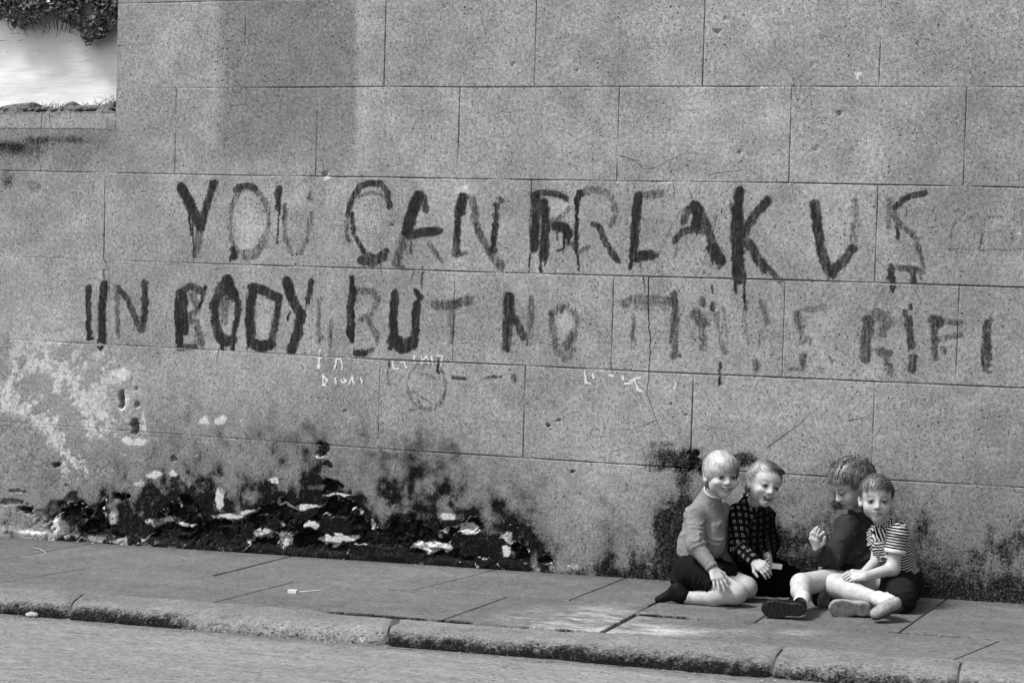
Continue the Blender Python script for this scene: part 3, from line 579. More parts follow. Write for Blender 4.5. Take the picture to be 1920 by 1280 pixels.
LET = [
 ('Y', [(23, .88, [(340, 352), (357, 385), (376, 425)]), (17, .78, [(401, 344), (388, 385), (377, 428)]), (17, .5, [(377, 428), (372, 455), (364, 478)]), (5, .8, [(354, 395), (358, 440)]), (4, .8, [(361, 420), (364, 470)]), (10, .3, [(333, 342), (338, 350)])]),
 ('O', [(11, .42, arc(467, 418, 36, 66, 0, 360, 30)), (14, .8, arc(462, 362, 20, 14, 200, 320, 8)), (13, .9, [(436, 468), (440, 482)]), (4, .8, [(434, 478), (434, 490)]), (16, .38, [(445, 478), (480, 472), (498, 440)]), (8, .35, [(470, 352), (500, 375), (506, 410)])]),
 ('U', [(19, .95, [(524, 356), (521, 366)]), (12, .9, [(522, 366), (522, 390)]), (5, .95, [(523, 385), (521, 455)]), (10, .62, [(534, 385), (534, 410)]), (10, .4, [(533, 410), (536, 450), (548, 474), (566, 474), (577, 445), (584, 400)]), (10, .42, [(582, 362), (580, 372)])]),
 ('C', [(13, .72, [(729, 385), (726, 360), (715, 345), (695, 342), (675, 350), (660, 372), (652, 402)]), (9, .45, [(652, 402), (651, 440), (656, 450)]), (10, .7, [(661, 400), (664, 435), (680, 470), (700, 482), (726, 470)]), (20, .72, [(678, 487), (700, 492), (718, 480)]), (7, .4, [(672, 370), (695, 360), (718, 368)]), (4, .75, [(729, 385), (728, 392)]), (3, .6, [(682, 492), (681, 503)]), (3, .7, [(714, 490), (715, 508)])]),
 ('A', [(24, .95, [(785, 368), (775, 395), (762, 432)]), (18, .5, [(762, 432), (752, 465), (743, 494)]), (15, .7, [(793, 372), (798, 392)]), (18, .85, [(768, 440), (820, 432)]), (10, .4, [(803, 455), (818, 475), (830, 490)]), (8, .5, [(745, 498), (758, 500)]), (4, .8, [(771, 450), (770, 474)])]),
 ('N', [(23, .95, [(868, 372), (864, 395)]), (15, .85, [(860, 390), (856, 450)]), (17, .7, [(856, 445), (856, 472)]), (8, .55, [(855, 478), (872, 474)]), (16, .52, [(887, 375), (892, 420), (905, 450), (925, 480), (940, 500)]), (14, .82, [(931, 385), (928, 430), (926, 468)]), (12, .5, [(935, 372), (940, 376)])]),
 ('B', [(20, .96, [(1006, 368), (1004, 420), (1001, 462)]), (18, .98, [(1020, 380), (1024, 420), (1020, 480)]), (12, .7, [(1008, 362), (1035, 360), (1062, 372)]), (9, .45, [(1028, 418), (1050, 408), (1066, 390)]), (20, 1., [(1044, 424), (1058, 428), (1064, 440)]), (4, 1., [(1057, 440), (1056, 465)]), (4, .9, [(1044, 430), (1044, 448)]), (4, .9, [(1068, 440), (1067, 455)]), (6, .8, [(1053, 467), (1045, 470)]), (5, .95, [(1014, 480), (1013, 510)]), (4, .8, [(1024, 480), (1021, 498)]), (3, .7, [(996, 460), (993, 500)])]),
 ('R', [(13, .92, [(1088, 362), (1082, 378)]), (8, .85, [(1081, 378), (1080, 440), (1082, 470)]), (5, .9, [(1083, 470), (1086, 505)]), (13, .38, arc(1115, 395, 40, 40, 235, 400, 12)), (10, .85, [(1111, 420), (1124, 426)]), (12, .72, [(1122, 424), (1135, 452), (1150, 478), (1157, 488)]), (10, .4, [(1090, 470), (1104, 462)]), (12, .5, [(1066, 455), (1080, 460)])]),
 ('E', [(18, .9, [(1197, 368), (1192, 400), (1190, 440), (1188, 480)]), (15, .42, [(1205, 366), (1240, 362)]), (10, .2, [(1205, 410), (1240, 415)]), (20, .92, [(1190, 482), (1222, 477)]), (5, .8, [(1184, 485), (1184, 504)]), (4, .6, [(1200, 490), (1200, 502)]), (8, .5, [(1222, 474), (1232, 480)])]),
 ('A', [(21, .95, [(1302, 386), (1307, 396), (1306, 418)]), (12, .6, [(1292, 390), (1284, 405), (1280, 418)]), (14, .68, [(1266, 452), (1277, 436), (1300, 429), (1318, 432)]), (16, .7, [(1312, 396), (1325, 425), (1338, 462)]), (20, .85, [(1336, 465), (1350, 490)]), (4, .8, [(1307, 425), (1306, 440)]), (6, .3, [(1272, 460), (1264, 480)]), (4, .7, [(1336, 480), (1335, 496)]), (4, .7, [(1348, 490), (1347, 505)])]),
 ('K', [(18, .95, [(1386, 358), (1384, 400)]), (23, .97, [(1384, 395), (1383, 450), (1386, 522)]), (7, .6, [(1372, 382), (1371, 398)]), (7, .95, [(1379, 520), (1378, 548)]), (6, .95, [(1395, 520), (1396, 566)]), (8, .6, [(1397, 566), (1397, 580)]), (3, .5, [(1397, 580), (1397, 600)]), (16, .8, [(1440, 374), (1420, 398), (1404, 422), (1396, 440)]), (17, .78, [(1402, 455), (1420, 485), (1436, 505)]), (12, .62, [(1436, 500), (1462, 524)])]),
 ('U', [(18, .85, [(1528, 384), (1532, 420)]), (20, .75, [(1532, 420), (1538, 465), (1548, 495), (1560, 510)]), (17, .72, [(1558, 510), (1580, 490), (1598, 465)]), (13, .32, [(1600, 460), (1604, 420), (1603, 378)]), (4, .7, [(1552, 508), (1551, 522)]), (4, .7, [(1562, 508), (1562, 520)])]),
 ('S', [(11, .75, [(1736, 363), (1710, 366), (1690, 374), (1676, 388)]), (12, .36, [(1668, 375), (1668, 425)]), (11, .45, [(1676, 388), (1682, 415), (1695, 430), (1712, 442)]), (5, .75, [(1682, 428), (1684, 448)]), (11, .55, [(1716, 448), (1724, 470)]), (7, .4, [(1724, 470), (1732, 500)]), (14, .85, [(1672, 500), (1671, 520)]), (11, .55, [(1675, 503), (1710, 502), (1728, 508)]), (13, .72, [(1712, 505), (1712, 525)]), (4, .8, [(1671, 520), (1670, 542)]), (4, .8, [(1676, 520), (1675, 546)]), (4, .6, [(1728, 505), (1728, 522)])]),
 ('I', [(13, .95, [(166, 538), (166, 610), (168, 625)]), (7, .8, [(166, 625), (162, 634), (175, 634)])]),
 ('N', [(18, .92, [(196, 532), (193, 580), (192, 625)]), (21, .9, [(192, 570), (192, 632)]), (4, .9, [(183, 635), (186, 655)]), (6, .9, [(196, 640), (188, 656)]), (7, .4, [(196, 505), (196, 530)]),
        (11, .5, [(218, 538), (221, 590), (222, 630)]), (14, .62, [(222, 540), (240, 565), (254, 595), (262, 618)]), (16, .82, [(271, 530), (273, 570), (270, 600)]), (14, .6, [(270, 600), (266, 618)])]),
 ('B', [(19, .97, [(337, 548), (334, 590), (338, 640)]), (15, .65, [(340, 545), (358, 536), (378, 545)]), (8, .92, [(386, 537), (380, 562), (374, 575)]), (15, .55, [(352, 595), (366, 605), (376, 630), (378, 645)]), (13, .78, [(335, 651), (365, 650)]), (16, .9, [(345, 555), (348, 620)]), (20, .38, [(362, 552), (368, 572)]), (14, .5, [(350, 596), (372, 580)]), (18, .3, [(365, 600), (370, 640)])]),
 ('O', [(26, .85, [(412, 548), (428, 538), (436, 550)]), (24, .93, [(425, 525), (432, 545)]), (20, .8, [(404, 570), (402, 600), (412, 635)]), (13, .85, [(436, 540), (447, 568), (444, 600), (436, 635)]), (23, .75, [(416, 538), (402, 575)]), (20, .4, [(424, 560), (420, 600)]), (20, .88, [(415, 632), (425, 642), (436, 636)]), (8, .9, [(414, 640), (417, 656)]), (8, .9, [(436, 640), (436, 656)])]),
 ('D', [(21, .95, [(473, 540), (470, 590), (470, 640)]), (20, .85, [(478, 538), (500, 545), (521, 560)]), (16, .8, [(522, 562), (516, 605), (510, 638)]), (23, .93, [(476, 645), (490, 650), (508, 645)]), (5, .9, [(465, 640), (465, 655)])]),
 ('Y', [(21, .97, [(537, 528), (548, 560), (563, 592)]), (12, .8, [(584, 525), (582, 545), (577, 565)]), (7, .45, [(577, 565), (572, 580)]), (22, .92, [(565, 590), (558, 625), (546, 656)]), (5, .9, [(542, 585), (541, 600)])]),
 ('B', [(11, .97, [(659, 520), (660, 545)]), (18, .97, [(662, 545), (657, 580), (658, 625)]), (10, .9, [(658, 625), (660, 640)]), (13, .4, [(674, 545), (700, 545), (708, 560), (698, 585), (678, 598)]), (13, .36, [(690, 600), (704, 622), (706, 640)]), (13, .88, [(668, 663), (682, 661)]), (9, .6, [(682, 660), (700, 655)])]),
 ('U', [(17, .97, [(740, 550), (737, 590), (736, 640)]), (27, 1., [(742, 640), (755, 650), (772, 642)]), (17, .92, [(783, 570), (779, 600), (778, 635)]), (12, .95, [(780, 545), (788, 558)]), (10, .9, [(730, 630), (731, 652)])]),
 ('T', [(19, .55, [(818, 570), (850, 573), (878, 562)]), (9, .42, [(850, 578), (849, 610), (847, 640)]), (9, .25, [(843, 580), (840, 620)])]),
 ('N', [(23, .88, [(954, 558), (954, 600)]), (20, .8, [(951, 600), (950, 652)]), (13, .75, [(967, 595), (976, 618), (982, 632)]), (12, .42, [(995, 560), (996, 600), (990, 645)])]),
 ('O', [(11, .62, [(1032, 588), (1036, 605)]), (14, .48, [(1036, 600), (1040, 650)]), (11, .8, [(1051, 582), (1054, 577)]), (13, .42, [(1080, 595), (1078, 618)]), (18, .58, [(1075, 625), (1062, 650)]), (14, .4, [(1045, 660), (1062, 672), (1072, 655)]), (12, .42, [(1036, 592), (1045, 578), (1062, 572), (1078, 590)])]),
 ('T', [(19, .5, [(1172, 568), (1185, 563), (1215, 562), (1258, 566)]), (14, .3, [(1195, 575), (1250, 578)]), (11, .48, [(1185, 590), (1187, 640)]), (9, .3, [(1187, 640), (1190, 655)])]),
 ('I', [(14, .85, [(1264, 552), (1266, 585)]), (15, .7, [(1266, 585), (1264, 630), (1263, 668)]), (8, .7, [(1268, 666), (1276, 667)])]),
 ('N', [(12, .7, [(1316, 563), (1319, 570)]), (9, .75, [(1338, 570), (1335, 580)]), (24, .62, [(1305, 592), (1318, 605)]), (14, .45, [(1315, 610), (1318, 650)]), (10, .42, [(1342, 590), (1352, 640), (1360, 660)]), (12, .3, [(1355, 580), (1360, 640)]), (14, .25, [(1298, 600), (1298, 640)])]),
 ('O', [(13, .42, [(1428, 565), (1440, 602)]), (10, .3, [(1392, 580), (1400, 640)]), (14, .62, [(1417, 680), (1419, 690)]), (9, .3, [(1430, 620), (1424, 650)])]),
 ('E', [(17, .55, [(1496, 592), (1500, 610)]), (14, .42, [(1500, 600), (1504, 640)]), (12, .42, [(1508, 580), (1545, 575)]), (14, .5, [(1505, 632), (1518, 638)]), (13, .6, [(1504, 665), (1506, 690)]), (8, .5, [(1480, 690), (1510, 694)]), (8, .5, [(1556, 672), (1560, 676)]), (10, .35, [(1535, 690), (1542, 696)])]),
 ('N', [(22, .78, [(1628, 602), (1624, 635)]), (24, .72, [(1624, 635), (1622, 668)]), (22, .5, [(1642, 588), (1660, 592), (1662, 605)]), (15, .48, [(1656, 605), (1656, 625)]), (17, .6, [(1652, 660), (1664, 665)]), (13, .5, [(1660, 668), (1672, 700)])]),
 ('I', [(13, .88, [(1698, 586), (1702, 596)]), (8, .85, [(1706, 570), (1707, 576)]), (14, .82, [(1702, 596), (1706, 630)]), (12, .85, [(1704, 622), (1710, 650)]), (17, .85, [(1712, 672), (1711, 690)])]),
 ('F', [(19, .8, [(1750, 600), (1762, 605)]), (13, .75, [(1751, 608), (1753, 670)]), (12, .5, [(1765, 602), (1800, 604)]), (11, .45, [(1760, 636), (1800, 628)]), (9, .6, [(1768, 650), (1770, 660)])]),
 ('I', [(17, .85, [(1852, 608), (1850, 640), (1850, 680)]), (8, .7, [(1856, 598), (1860, 602)]), (8, .6, [(1844, 692), (1858, 696)])]),
]
for i, (ch, st) in enumerate(LET):
    worn = .80 if i >= 24 else .92 if i in (1, 2, 22, 23) else 1.      # the end of the second line has weathered most
    letter([(w, d*worn, q) for w, d, q in st], seed=i+1)
# smears, worn grey drawing and dashes below the slogan
letter([(5, .32, arc(800, 722, 36, 44, -60, 250, 24)), (5, .34, arc(806, 728, 28, 42, -20, 150, 14)), (4, .3, [(790, 700), (815, 708)]), (4, .4, [(772, 732), (790, 745), (812, 757)]), (4, .5, [(768, 768), (786, 766)]), (4, .3, arc(806, 690, 18, 8, 180, 340, 8))], 'charcoal_drawing', seed=50)
letter([(8, .62, [(850, 708), (874, 710)])], 'charcoal_dash', seed=51)
letter([(6, .6, [(908, 706), (940, 705)]), (10, .55, [(962, 705), (964, 712)])], 'charcoal_dash', seed=52)
letter([(5, .75, [(822, 670), (822, 700)])], 'paint_drip', seed=53); letter([(5, .6, [(792, 500), (791, 538)])], 'paint_drip', seed=54)
letter([(4, .4, [(770, 525), (778, 506), (792, 512)])], 'paint_drip', seed=55); letter([(6, .45, [(728, 675), (727, 720)])], 'paint_drip', seed=56)
letter([(4, .65, [(1335, 535), (1335, 548)])], 'paint_drip', seed=57); letter([(5, .8, [(1350, 680), (1350, 718)])], 'paint_drip', seed=58)
letter([(3, .33, [(1790, 412), (1784, 430), (1782, 466)]), (3, .36, [(1778, 468), (1825, 468)]), (3, .36, [(1845, 412), (1838, 468)]), (3, .3, [(1812, 406), (1880, 406)]), (3, .3, [(1845, 436), (1880, 434)]), (3, .36, [(1840, 468), (1918, 466)]), (3, .36, [(1898, 432), (1896, 458)])], 'scratched_outline', seed=59)
letter([(10, .35, [(600, 560), (596, 640)]), (9, .3, [(622, 600), (618, 650)]), (6, .4, [(598, 640), (604, 630)])], 'paint_smear', seed=60)
CH = [[(600, 655), (598, 690)], [(598, 672), (612, 664)], [(628, 690), (630, 672), (640, 672), (642, 690)], [(606, 702), (606, 722)], [(606, 704), (614, 710), (608, 722)], [(628, 708), (628, 718)], [(642, 708), (648, 714), (642, 718), (638, 712)],
      [(654, 720), (660, 706), (664, 720)], [(678, 708), (678, 718)], [(735, 674), (737, 692), (748, 692)], [(752, 680), (758, 676), (762, 690)], [(776, 668), (778, 682)], [(788, 668), (790, 682), (800, 668), (803, 682)], [(810, 668), (812, 684)], [(820, 668), (830, 668), (826, 686)],
      [(1098, 697), (1100, 718), (1108, 720)], [(1112, 699), (1113, 708)], [(1142, 702), (1152, 704)], [(1182, 712), (1200, 708)], [(1190, 712), (1196, 730), (1203, 734)], [(1172, 718), (1184, 716)], [(1264, 716), (1264, 728)], [(1168, 704), (1168, 710)]]
for g_ in ((0, 9), (9, 15), (15, 23)):
    letter([(3.6, .95, c) for c in CH[g_[0]:g_[1]]], 'chalk_writing', M_chalk, .003, seed=g_[0]+70, label='small white chalk scribble')
def crack(lines, w, n_='crack'):
    L = []
    for ln in lines:
        q = np.array(ln, float)
        t = np.linspace(0, len(q)-1, (len(q)-1)*6+1); U_ = np.interp(t, range(len(q)), q[:, 0]); V_ = np.interp(t, range(len(q)), q[:, 1])
        rs = np.random.RandomState(int(q.sum()) % 1000); U_ += rs.randn(len(U_))*.6; V_ += rs.randn(len(U_))*.6
        X, Z = wallpt(U_, V_); L.append(np.stack([X, surf(X, Z)[0]-.0010, Z], -1))
    return ribbons(n_, L, w, M_crack, wall, face=np.array([0, -1., 0]))
crack([[(1207, 519), (1209, 550)], [(1216, 519), (1216, 600), (1220, 640), (1217, 700), (1213, 735), (1225, 770), (1238, 805), (1262, 836)]], .0052)
crack([[(1290, 350), (1300, 380), (1272, 400), (1252, 440), (1234, 480), (1228, 518)], [(1262, 340), (1266, 385), (1276, 398)], [(1230, 787), (1200, 800), (1162, 807)], [(1345, 400), (1328, 470), (1308, 515)]], .0022)
crack([[(1160, 290), (1192, 302), (1205, 316), (1228, 315), (1250, 302), (1278, 290), (1300, 285), (1318, 292)], [(1254, 303), (1260, 325), (1268, 338)], [(1328, 328), (1340, 325), (1380, 320), (1402, 317), (1428, 332)]], .0024)
crack([[(1544, 66), (1556, 78), (1572, 84)], [(400, 505), (440, 500)], [(1548, 470), (1500, 440), (1470, 420)]], .0018)
crack([[(1438, 838), (1470, 815), (1500, 795), (1512, 780), (1540, 762)], [(1590, 788), (1612, 784), (1628, 777)], [(1592, 775), (1593, 790)], [(1746, 738), (1747, 756)], [(1310, 775), (1314, 786)]], .003)
crack([[(745, 849), (743, 862)], [(742, 872), (741, 888)]], .004)
crack([[(221, 85), (228, 86), (240, 84)], [(200, 220), (203, 240)], [(93, 214), (93, 228), (97, 240)], [(196, 487), (205, 510), (206, 540), (204, 600)], [(410, 655), (404, 690)], [(430, 198), (448, 198)]], .003)
crack([[(1150, 845), (1172, 838), (1200, 842)], [(1010, 640), (1046, 652)], [(875, 850), (905, 852)]], .002)
# ------------------------------------------------------------------ signed-distance modelling of the figures
def unit(v): v = np.asarray(v, float); return v/(np.linalg.norm(v)+1e-12)
class Body:
    def __init__(s, lo, hi, h=.005, fine=None, hf=.0026):
        s.ax = []
        for i in range(3):
            pts = [lo[i]]; 
            while pts[-1] < hi[i]:
                x = pts[-1]; st = h
                for f in (fine or []):
                    if f[0][i]-.004 < x < f[1][i]: st = hf
                pts.append(x+st)
            s.ax.append(np.array(pts))
        s.D = np.full([len(a) for a in s.ax], .08, dtype=np.float32)
    def win(s, lo, hi):
        sl = []
        for i in range(3):
            a = np.searchsorted(s.ax[i], lo[i]); b = np.searchsorted(s.ax[i], hi[i]); sl.append(slice(max(a-1, 0), max(b+1, 1)))
        g = np.meshgrid(*[s.ax[i][sl[i]] for i in range(3)], indexing='ij', sparse=True)
        return tuple(sl), g
    def put(s, sl, d, k, mode):
        A = s.D[sl]
        if A.size == 0: return
        if mode == 'cut': d = -d
        if k > 0:
            h = np.clip(k-np.abs(A-d), 0, None)/k; o = h*h*k*.25
        else: o = 0
        s.D[sl] = (np.minimum(A, d)-o) if mode == 'add' else (np.maximum(A, d)+o)
    def cap(s, a, b, ra, rb, k=.012, mode='add', flat=None):
        a = np.asarray(a, float); b = np.asarray(b, float); m = k+.03
        lo = np.minimum(a-ra, b-rb)-m; hi = np.maximum(a+ra, b+rb)+m
        sl, (x, y, z) = s.win(lo, hi); ab = b-a; L = ab@ab+1e-12
        px, py, pz = x-a[0], y-a[1], z-a[2]
        t = np.clip((px*ab[0]+py*ab[1]+pz*ab[2])/L, 0, 1)
        dx, dy, dz = px-t*ab[0], py-t*ab[1], pz-t*ab[2]
        d2 = dx*dx+dy*dy+dz*dz
        if flat is not None:      # flatten along a direction: (unit vector, factor>1 thins)
            n, f = flat; q = dx*n[0]+dy*n[1]+dz*n[2]; d2 = d2+q*q*(f*f-1)
        d = np.sqrt(d2)-(ra+(rb-ra)*t)
        if flat is not None: d = d*.8
        s.put(sl, d.astype(np.float32), k, mode)
    def ell(s, c, r, R=None, k=.012, mode='add'):
        c = np.asarray(c, float); r = np.asarray(r, float); m = k+.02
        R = np.eye(3) if R is None else np.asarray(R)
        ext = np.sqrt(((R.T*r)**2).sum(1))
        sl, (x, y, z) = s.win(c-ext-m, c+ext+m)
        px, py, pz = x-c[0], y-c[1], z-c[2]
        q = [px*R[i][0]+py*R[i][1]+pz*R[i][2] for i in range(3)]
        k0 = np.sqrt(sum((q[i]/r[i])**2 for i in range(3))); k1 = np.sqrt(sum((q[i]/r[i]**2)**2 for i in range(3)))+1e-9
        d = k0*(k0-1)/k1
        s.put(sl, d.astype(np.float32), k, mode)
    def half(s, c, n, lo, hi, k=.004):         # cut away everything on the side n points to
        sl, (x, y, z) = s.win(lo, hi); n = unit(n)
        d = (x-c[0])*n[0]+(y-c[1])*n[1]+(z-c[2])*n[2]
        s.put(sl, np.broadcast_to(d, s.D[sl].shape).astype(np.float32), k, 'int')
    def fn(s, lo, hi, f, k=.004, mode='int'):
        sl, (x, y, z) = s.win(lo, hi); s.put(sl, np.broadcast_to(f(x, y, z), s.D[sl].shape).astype(np.float32), k, mode)
    def mesh(s):
        D = s.D; I = D < 0; c = np.zeros(np.array(D.shape)-1, np.int8)
        for a in (0, 1):
            for b in (0, 1):
                for e in (0, 1): c += I[a:a+c.shape[0], b:b+c.shape[1], e:e+c.shape[2]]
        act = (c > 0) & (c < 8); ii, jj, kk = np.nonzero(act); n = len(ii)
        idx = np.full(act.shape, -1, np.int32); idx[ii, jj, kk] = np.arange(n)
        cor = {}; 
        for a in (0, 1):
            for b in (0, 1):
                for e in (0, 1): cor[a, b, e] = D[ii+a, jj+b, kk+e]
        acc = np.zeros((n, 3)); cnt = np.zeros(n)
        for p in cor:
            for ax in range(3):
                if p[ax]: continue
                q = list(p); q[ax] = 1; q = tuple(q); A, B = cor[p], cor[q]
                m = (A < 0) != (B < 0); t = np.where(m, A/np.where(m, A-B, 1), 0)
                v = np.array([p[0], p[1], p[2]], float)[None]*np.ones((n, 1)); v[:, ax] = t
                acc += v*m[:, None]; cnt += m
        acc /= cnt[:, None]
        V = np.empty((n, 3))
        for ax, g in enumerate((ii, jj, kk)):
            A = s.ax[ax]; V[:, ax] = A[g]+(A[g+1]-A[g])*acc[:, ax]
        F = []
        # x edges
        for ax in range(3):
            sh = [slice(1, -1)]*3; sh[ax] = slice(0, -1)
            lo = [slice(1, -1)]*3; hi = list(lo); lo[ax] = slice(0, -1); hi[ax] = slice(1, None)
            A, B = I[tuple(lo)], I[tuple(hi)]; m = A != B
            g = list(np.nonzero(m)); fl = A[tuple(g)]
            o = [g[0]+(ax != 0), g[1]+(ax != 1), g[2]+(ax != 2)]
            u, w = [(1, 2), (2, 0), (0, 1)][ax]
            def cell(du, dw):
                q = [x.copy() for x in o]; q[u] = q[u]-du; q[w] = q[w]-dw; return idx[q[0], q[1], q[2]]
            f = np.stack([cell(1, 1), cell(0, 1), cell(0, 0), cell(1, 0)], -1)
            f[~fl] = f[~fl][:, ::-1]; F.append(f)
        F = np.concatenate(F); F = F[(F >= 0).all(1)]
        return V, F
def vnormals(V, F):
    a, b, c, d = (V[F[:, i]] for i in range(4)); fn = np.cross(c-a, d-b); n = np.zeros_like(V)
    for i in range(4):
        for ax in range(3): n[:, ax] += np.bincount(F[:, i], fn[:, ax], len(V))
    return n/(np.linalg.norm(n, axis=1)[:, None]+1e-12)
def smooth(V, F, it=2, w=.5):
    for _ in range(it):
        s = np.zeros_like(V); c = np.zeros(len(V))
        for i in range(4):
            for j in ((i+1) % 4, (i+3) % 4):
                for ax in range(3): s[:, ax] += np.bincount(F[:, i], V[F[:, j]][:, ax], len(V))
                c += np.bincount(F[:, i], minlength=len(V))
        V = V*(1-w)+w*s/np.maximum(c, 1)[:, None]
    return V
def seg_t(V, a, b):
    a = np.asarray(a, float); b = np.asarray(b, float); ab = b-a; L = ab@ab; t = ((V-a)@ab)/L; tc = np.clip(t, 0, 1)
    return t, np.linalg.norm(V-a-tc[:, None]*ab, axis=1), math.sqrt(L)
def crease(V, Nn, segs, amp, freq, seed=0., low=9.):
    """cloth folds running round the limbs, bunching where they bend"""
    ds = []; ts = []
    for a, b in segs:
        t, d, L = seg_t(V, a, b); ds.append(d); ts.append(t*L)
    ds = np.array(ds); i = ds.argmin(0); t = np.array(ts)[i, np.arange(len(V))]+i*.4
    n1 = fbm(V[:, 0]*low, V[:, 1]*low, V[:, 2]*low+seed, 2); n2 = fbm(V[:, 0]*low*2.2+4, V[:, 1]*low*2.2, V[:, 2]*low*2.2+seed, 3)
    r = np.sin(t*freq+n1*17+seed); f = (1-np.abs(r))**1.7*sst(.35, .6, n2)+.8*(n2-.5)
    return V+Nn*(amp*f)[:, None]

# ------------------------------------------------------------------ heads, hands, shoes
class Head:
    def __init__(s, c, fwd, up, sc=1.):
        s.c = np.asarray(c, float); s.F = unit(fwd); s.U = unit(np.asarray(up)-s.F*(np.asarray(up)@s.F)); s.R = np.cross(s.U, s.F); s.sc = sc
        # R points to the viewer's right when the face looks at the viewer
        s.M = np.array([s.R, s.F, s.U])
    def w(s, r, f, u): return s.c+s.sc*(s.R*r+s.F*f+s.U*u)
    def loc(s, V): return ((V-s.c)@s.M.T)/s.sc
    def rot(s, ang=0):
        return s.M
    def build(s, B, smile=0., open_=0., chubby=1., nose=1., ear=(1, 1)):
        k = s.sc; M = s.M
        B.ell(s.w(0, -.006, .028), np.array([.0650, .087, .074])*k, M, .01)
        B.ell(s.w(0, .020, -.016), np.array([.0530, .062, .060])*k, M, .022)
        B.ell(s.w(0, .056, -.030), np.array([.040, .028, .040])*k, M, .02)
        B.ell(s.w(0, .050, .028), np.array([.050, .032, .034])*k, M, .02)
        B.ell(s.w(0, .056, -.0755), np.array([.0170, .018, .0150])*k, M, .024)
        for q in (-1, 1):
            B.ell(s.w(q*.0315, .051, -.027), np.array([.0215, .0215, .0215])*k*chubby, M, .016)
            B.ell(s.w(q*.030, .014, -.044), np.array([.018, .030, .022])*k, M, .022)
            B.ell(s.w(q*.0285, .0940, .001), np.array([.0165, .0120, .0100])*k, M, .011, 'cut')
            B.ell(s.w(q*.0275, .0705, .000), np.array([.0145, .0145, .0125])*k, M, .003)
            if smile: B.ell(s.w(q*.039, .069, -.026), np.array([.014, .012, .010])*k, M, .012)
        B.cap(s.w(0, .080, .006), s.w(0, .0935*nose, -.020), .0055*k, .0085*k, .012)
        B.ell(s.w(0, .0965*nose, -.0245), np.array([.0085, .0075, .0070])*k, M, .006)
        for q in (-1, 1):
            B.ell(s.w(q*.0095, .088, -.0265), np.array([.0060, .0075, .0055])*k, M, .005)
            B.ell(s.w(q*.0050, .0945, -.0325), np.array([.0028, .003, .0028])*k, M, .002, 'cut')
        # lips, lifted at the corners when smiling
        cz = -.0515; wd = .019+.006*smile
        for q in (-1, 0, 1):
            up = cz+.0045+smile*.0045*abs(q); lw = cz-.0045-open_*.012*(1-abs(q))+smile*.0045*abs(q)
            B.ell(s.w(q*wd*.55, .0835-.0045*abs(q), up), np.array([.0095, .0055, .0038])*k, M, .005)
            B.ell(s.w(q*wd*.5, .0825-.0045*abs(q), lw), np.array([.0095, .0058, .0042])*k, M, .005)
        a = s.w(-wd, .0815-.004*smile, cz+smile*.006); b = s.w(0, .0905, cz-.001-smile*.002); c = s.w(wd, .0815-.004*smile, cz+smile*.006)
        if open_:
            [B.cap(s.w(q*wd*.92, .081, cz+.004), s.w(0, .088, cz-.006), .0022, .0030+.0040*open_, .003, 'cut') for q in (-1, 1)]
        else:
            B.cap(a, b, .0012, .0016, .003, 'cut'); B.cap(b, c, .0016, .0012, .003, 'cut')
        for q, on in ((-1, ear[0]), (1, ear[1])):
            if not on: continue
            tip = unit(s.R*q*.80-s.F*.60)
            er = np.array([unit(tip), unit(np.cross(s.U, tip)), s.U])
            B.ell(s.w(q*.0665, -.008, -.004), np.array([.0125, .0050, .0250])*k, er, .007)
            B.ell(s.w(q*.0655, -.002, -.022), np.array([.009, .006, .010])*k, er, .006)
            B.ell(s.w(q*.0715, -.002, .000), np.array([.0070, .0055, .0160])*k, er, .004, 'cut')
        return s
    def paint(s, V, tone, smile=0., open_=0., gaze=0., brow=.55, dn=0., squint=0.):
        L = s.loc(V); r, f, u = L.T; front = f > .045
        ra = np.abs(r)
        def ell(cr, cu, wr, wu, soft=.35): return 1-sst(1-soft, 1+soft, np.hypot((ra-cr)/wr, (u-cu)/wu))
        mul = np.ones(len(V))
        mul *= 1-.36*ell(.0275, .003, .020, .0125, .6)                 # eye socket shade painted into the skin colour
        h = .0068*(1-.40*squint)
        eye = ell(.0280, -.0005, .0145, h, .25)
        mul *= 1-.30*eye
        iris = 1-sst(.7, 1.25, np.hypot((r-np.sign(r)*.0275-gaze)/.0066, (u+.0005+dn)/(.0068*(1-.3*squint))))
        mul *= 1-.93*iris*eye
        lid = ell(.0280, .0055-.003*squint, .0155, .0030, .5); mul *= 1-.88*lid
        lo = ell(.0280, -.0085, .013, .0018, .5); mul *= 1-.25*lo
        br = ell(.030, .0225-9*(ra-.028)**2, .018, .0032, .6); mul *= 1-brow*br
        cz = -.0515
        if open_:
            uu = u-(cz-.0045)-smile*17*(ra**2)
            mo = 1-sst(.75, 1.15, np.hypot(ra/.0245, (uu)/(.0040+.0055*open_*np.clip(1-ra/.03, 0, 1)))); mul *= 1-.93*mo
            te = (1-sst(.7, 1.1, np.hypot(ra/.015, (uu-.0034)/.0024))); mul += te*1.1*front
            lip = (1-sst(.8, 1.2, np.hypot(ra/.026, (uu)/(.010+.007*open_))))*(1-mo); mul *= 1-.30*lip
        else:
            uu = u-cz+.002*smile-smile*13*(ra**2)
            lip = 1-sst(.8, 1.2, np.hypot(ra/(.022+.005*smile), uu/.0085)); mul *= 1-.38*lip
            ln = 1-sst(.6, 1.3, np.hypot(ra/(.022+.008*smile), uu/(.0017+.0016*smile))); mul *= 1-.80*ln
            if smile > .6: te = 1-sst(.7, 1.2, np.hypot(ra/.015, (uu+.0002)/.0017)); mul = mul*(1-te)+te*1.1
        no = 1-sst(.6, 1.2, np.hypot((ra-.0052)/.0036, (u+.0325)/.0026)); mul *= 1-.7*no
        return np.where(front, tone*mul, tone)
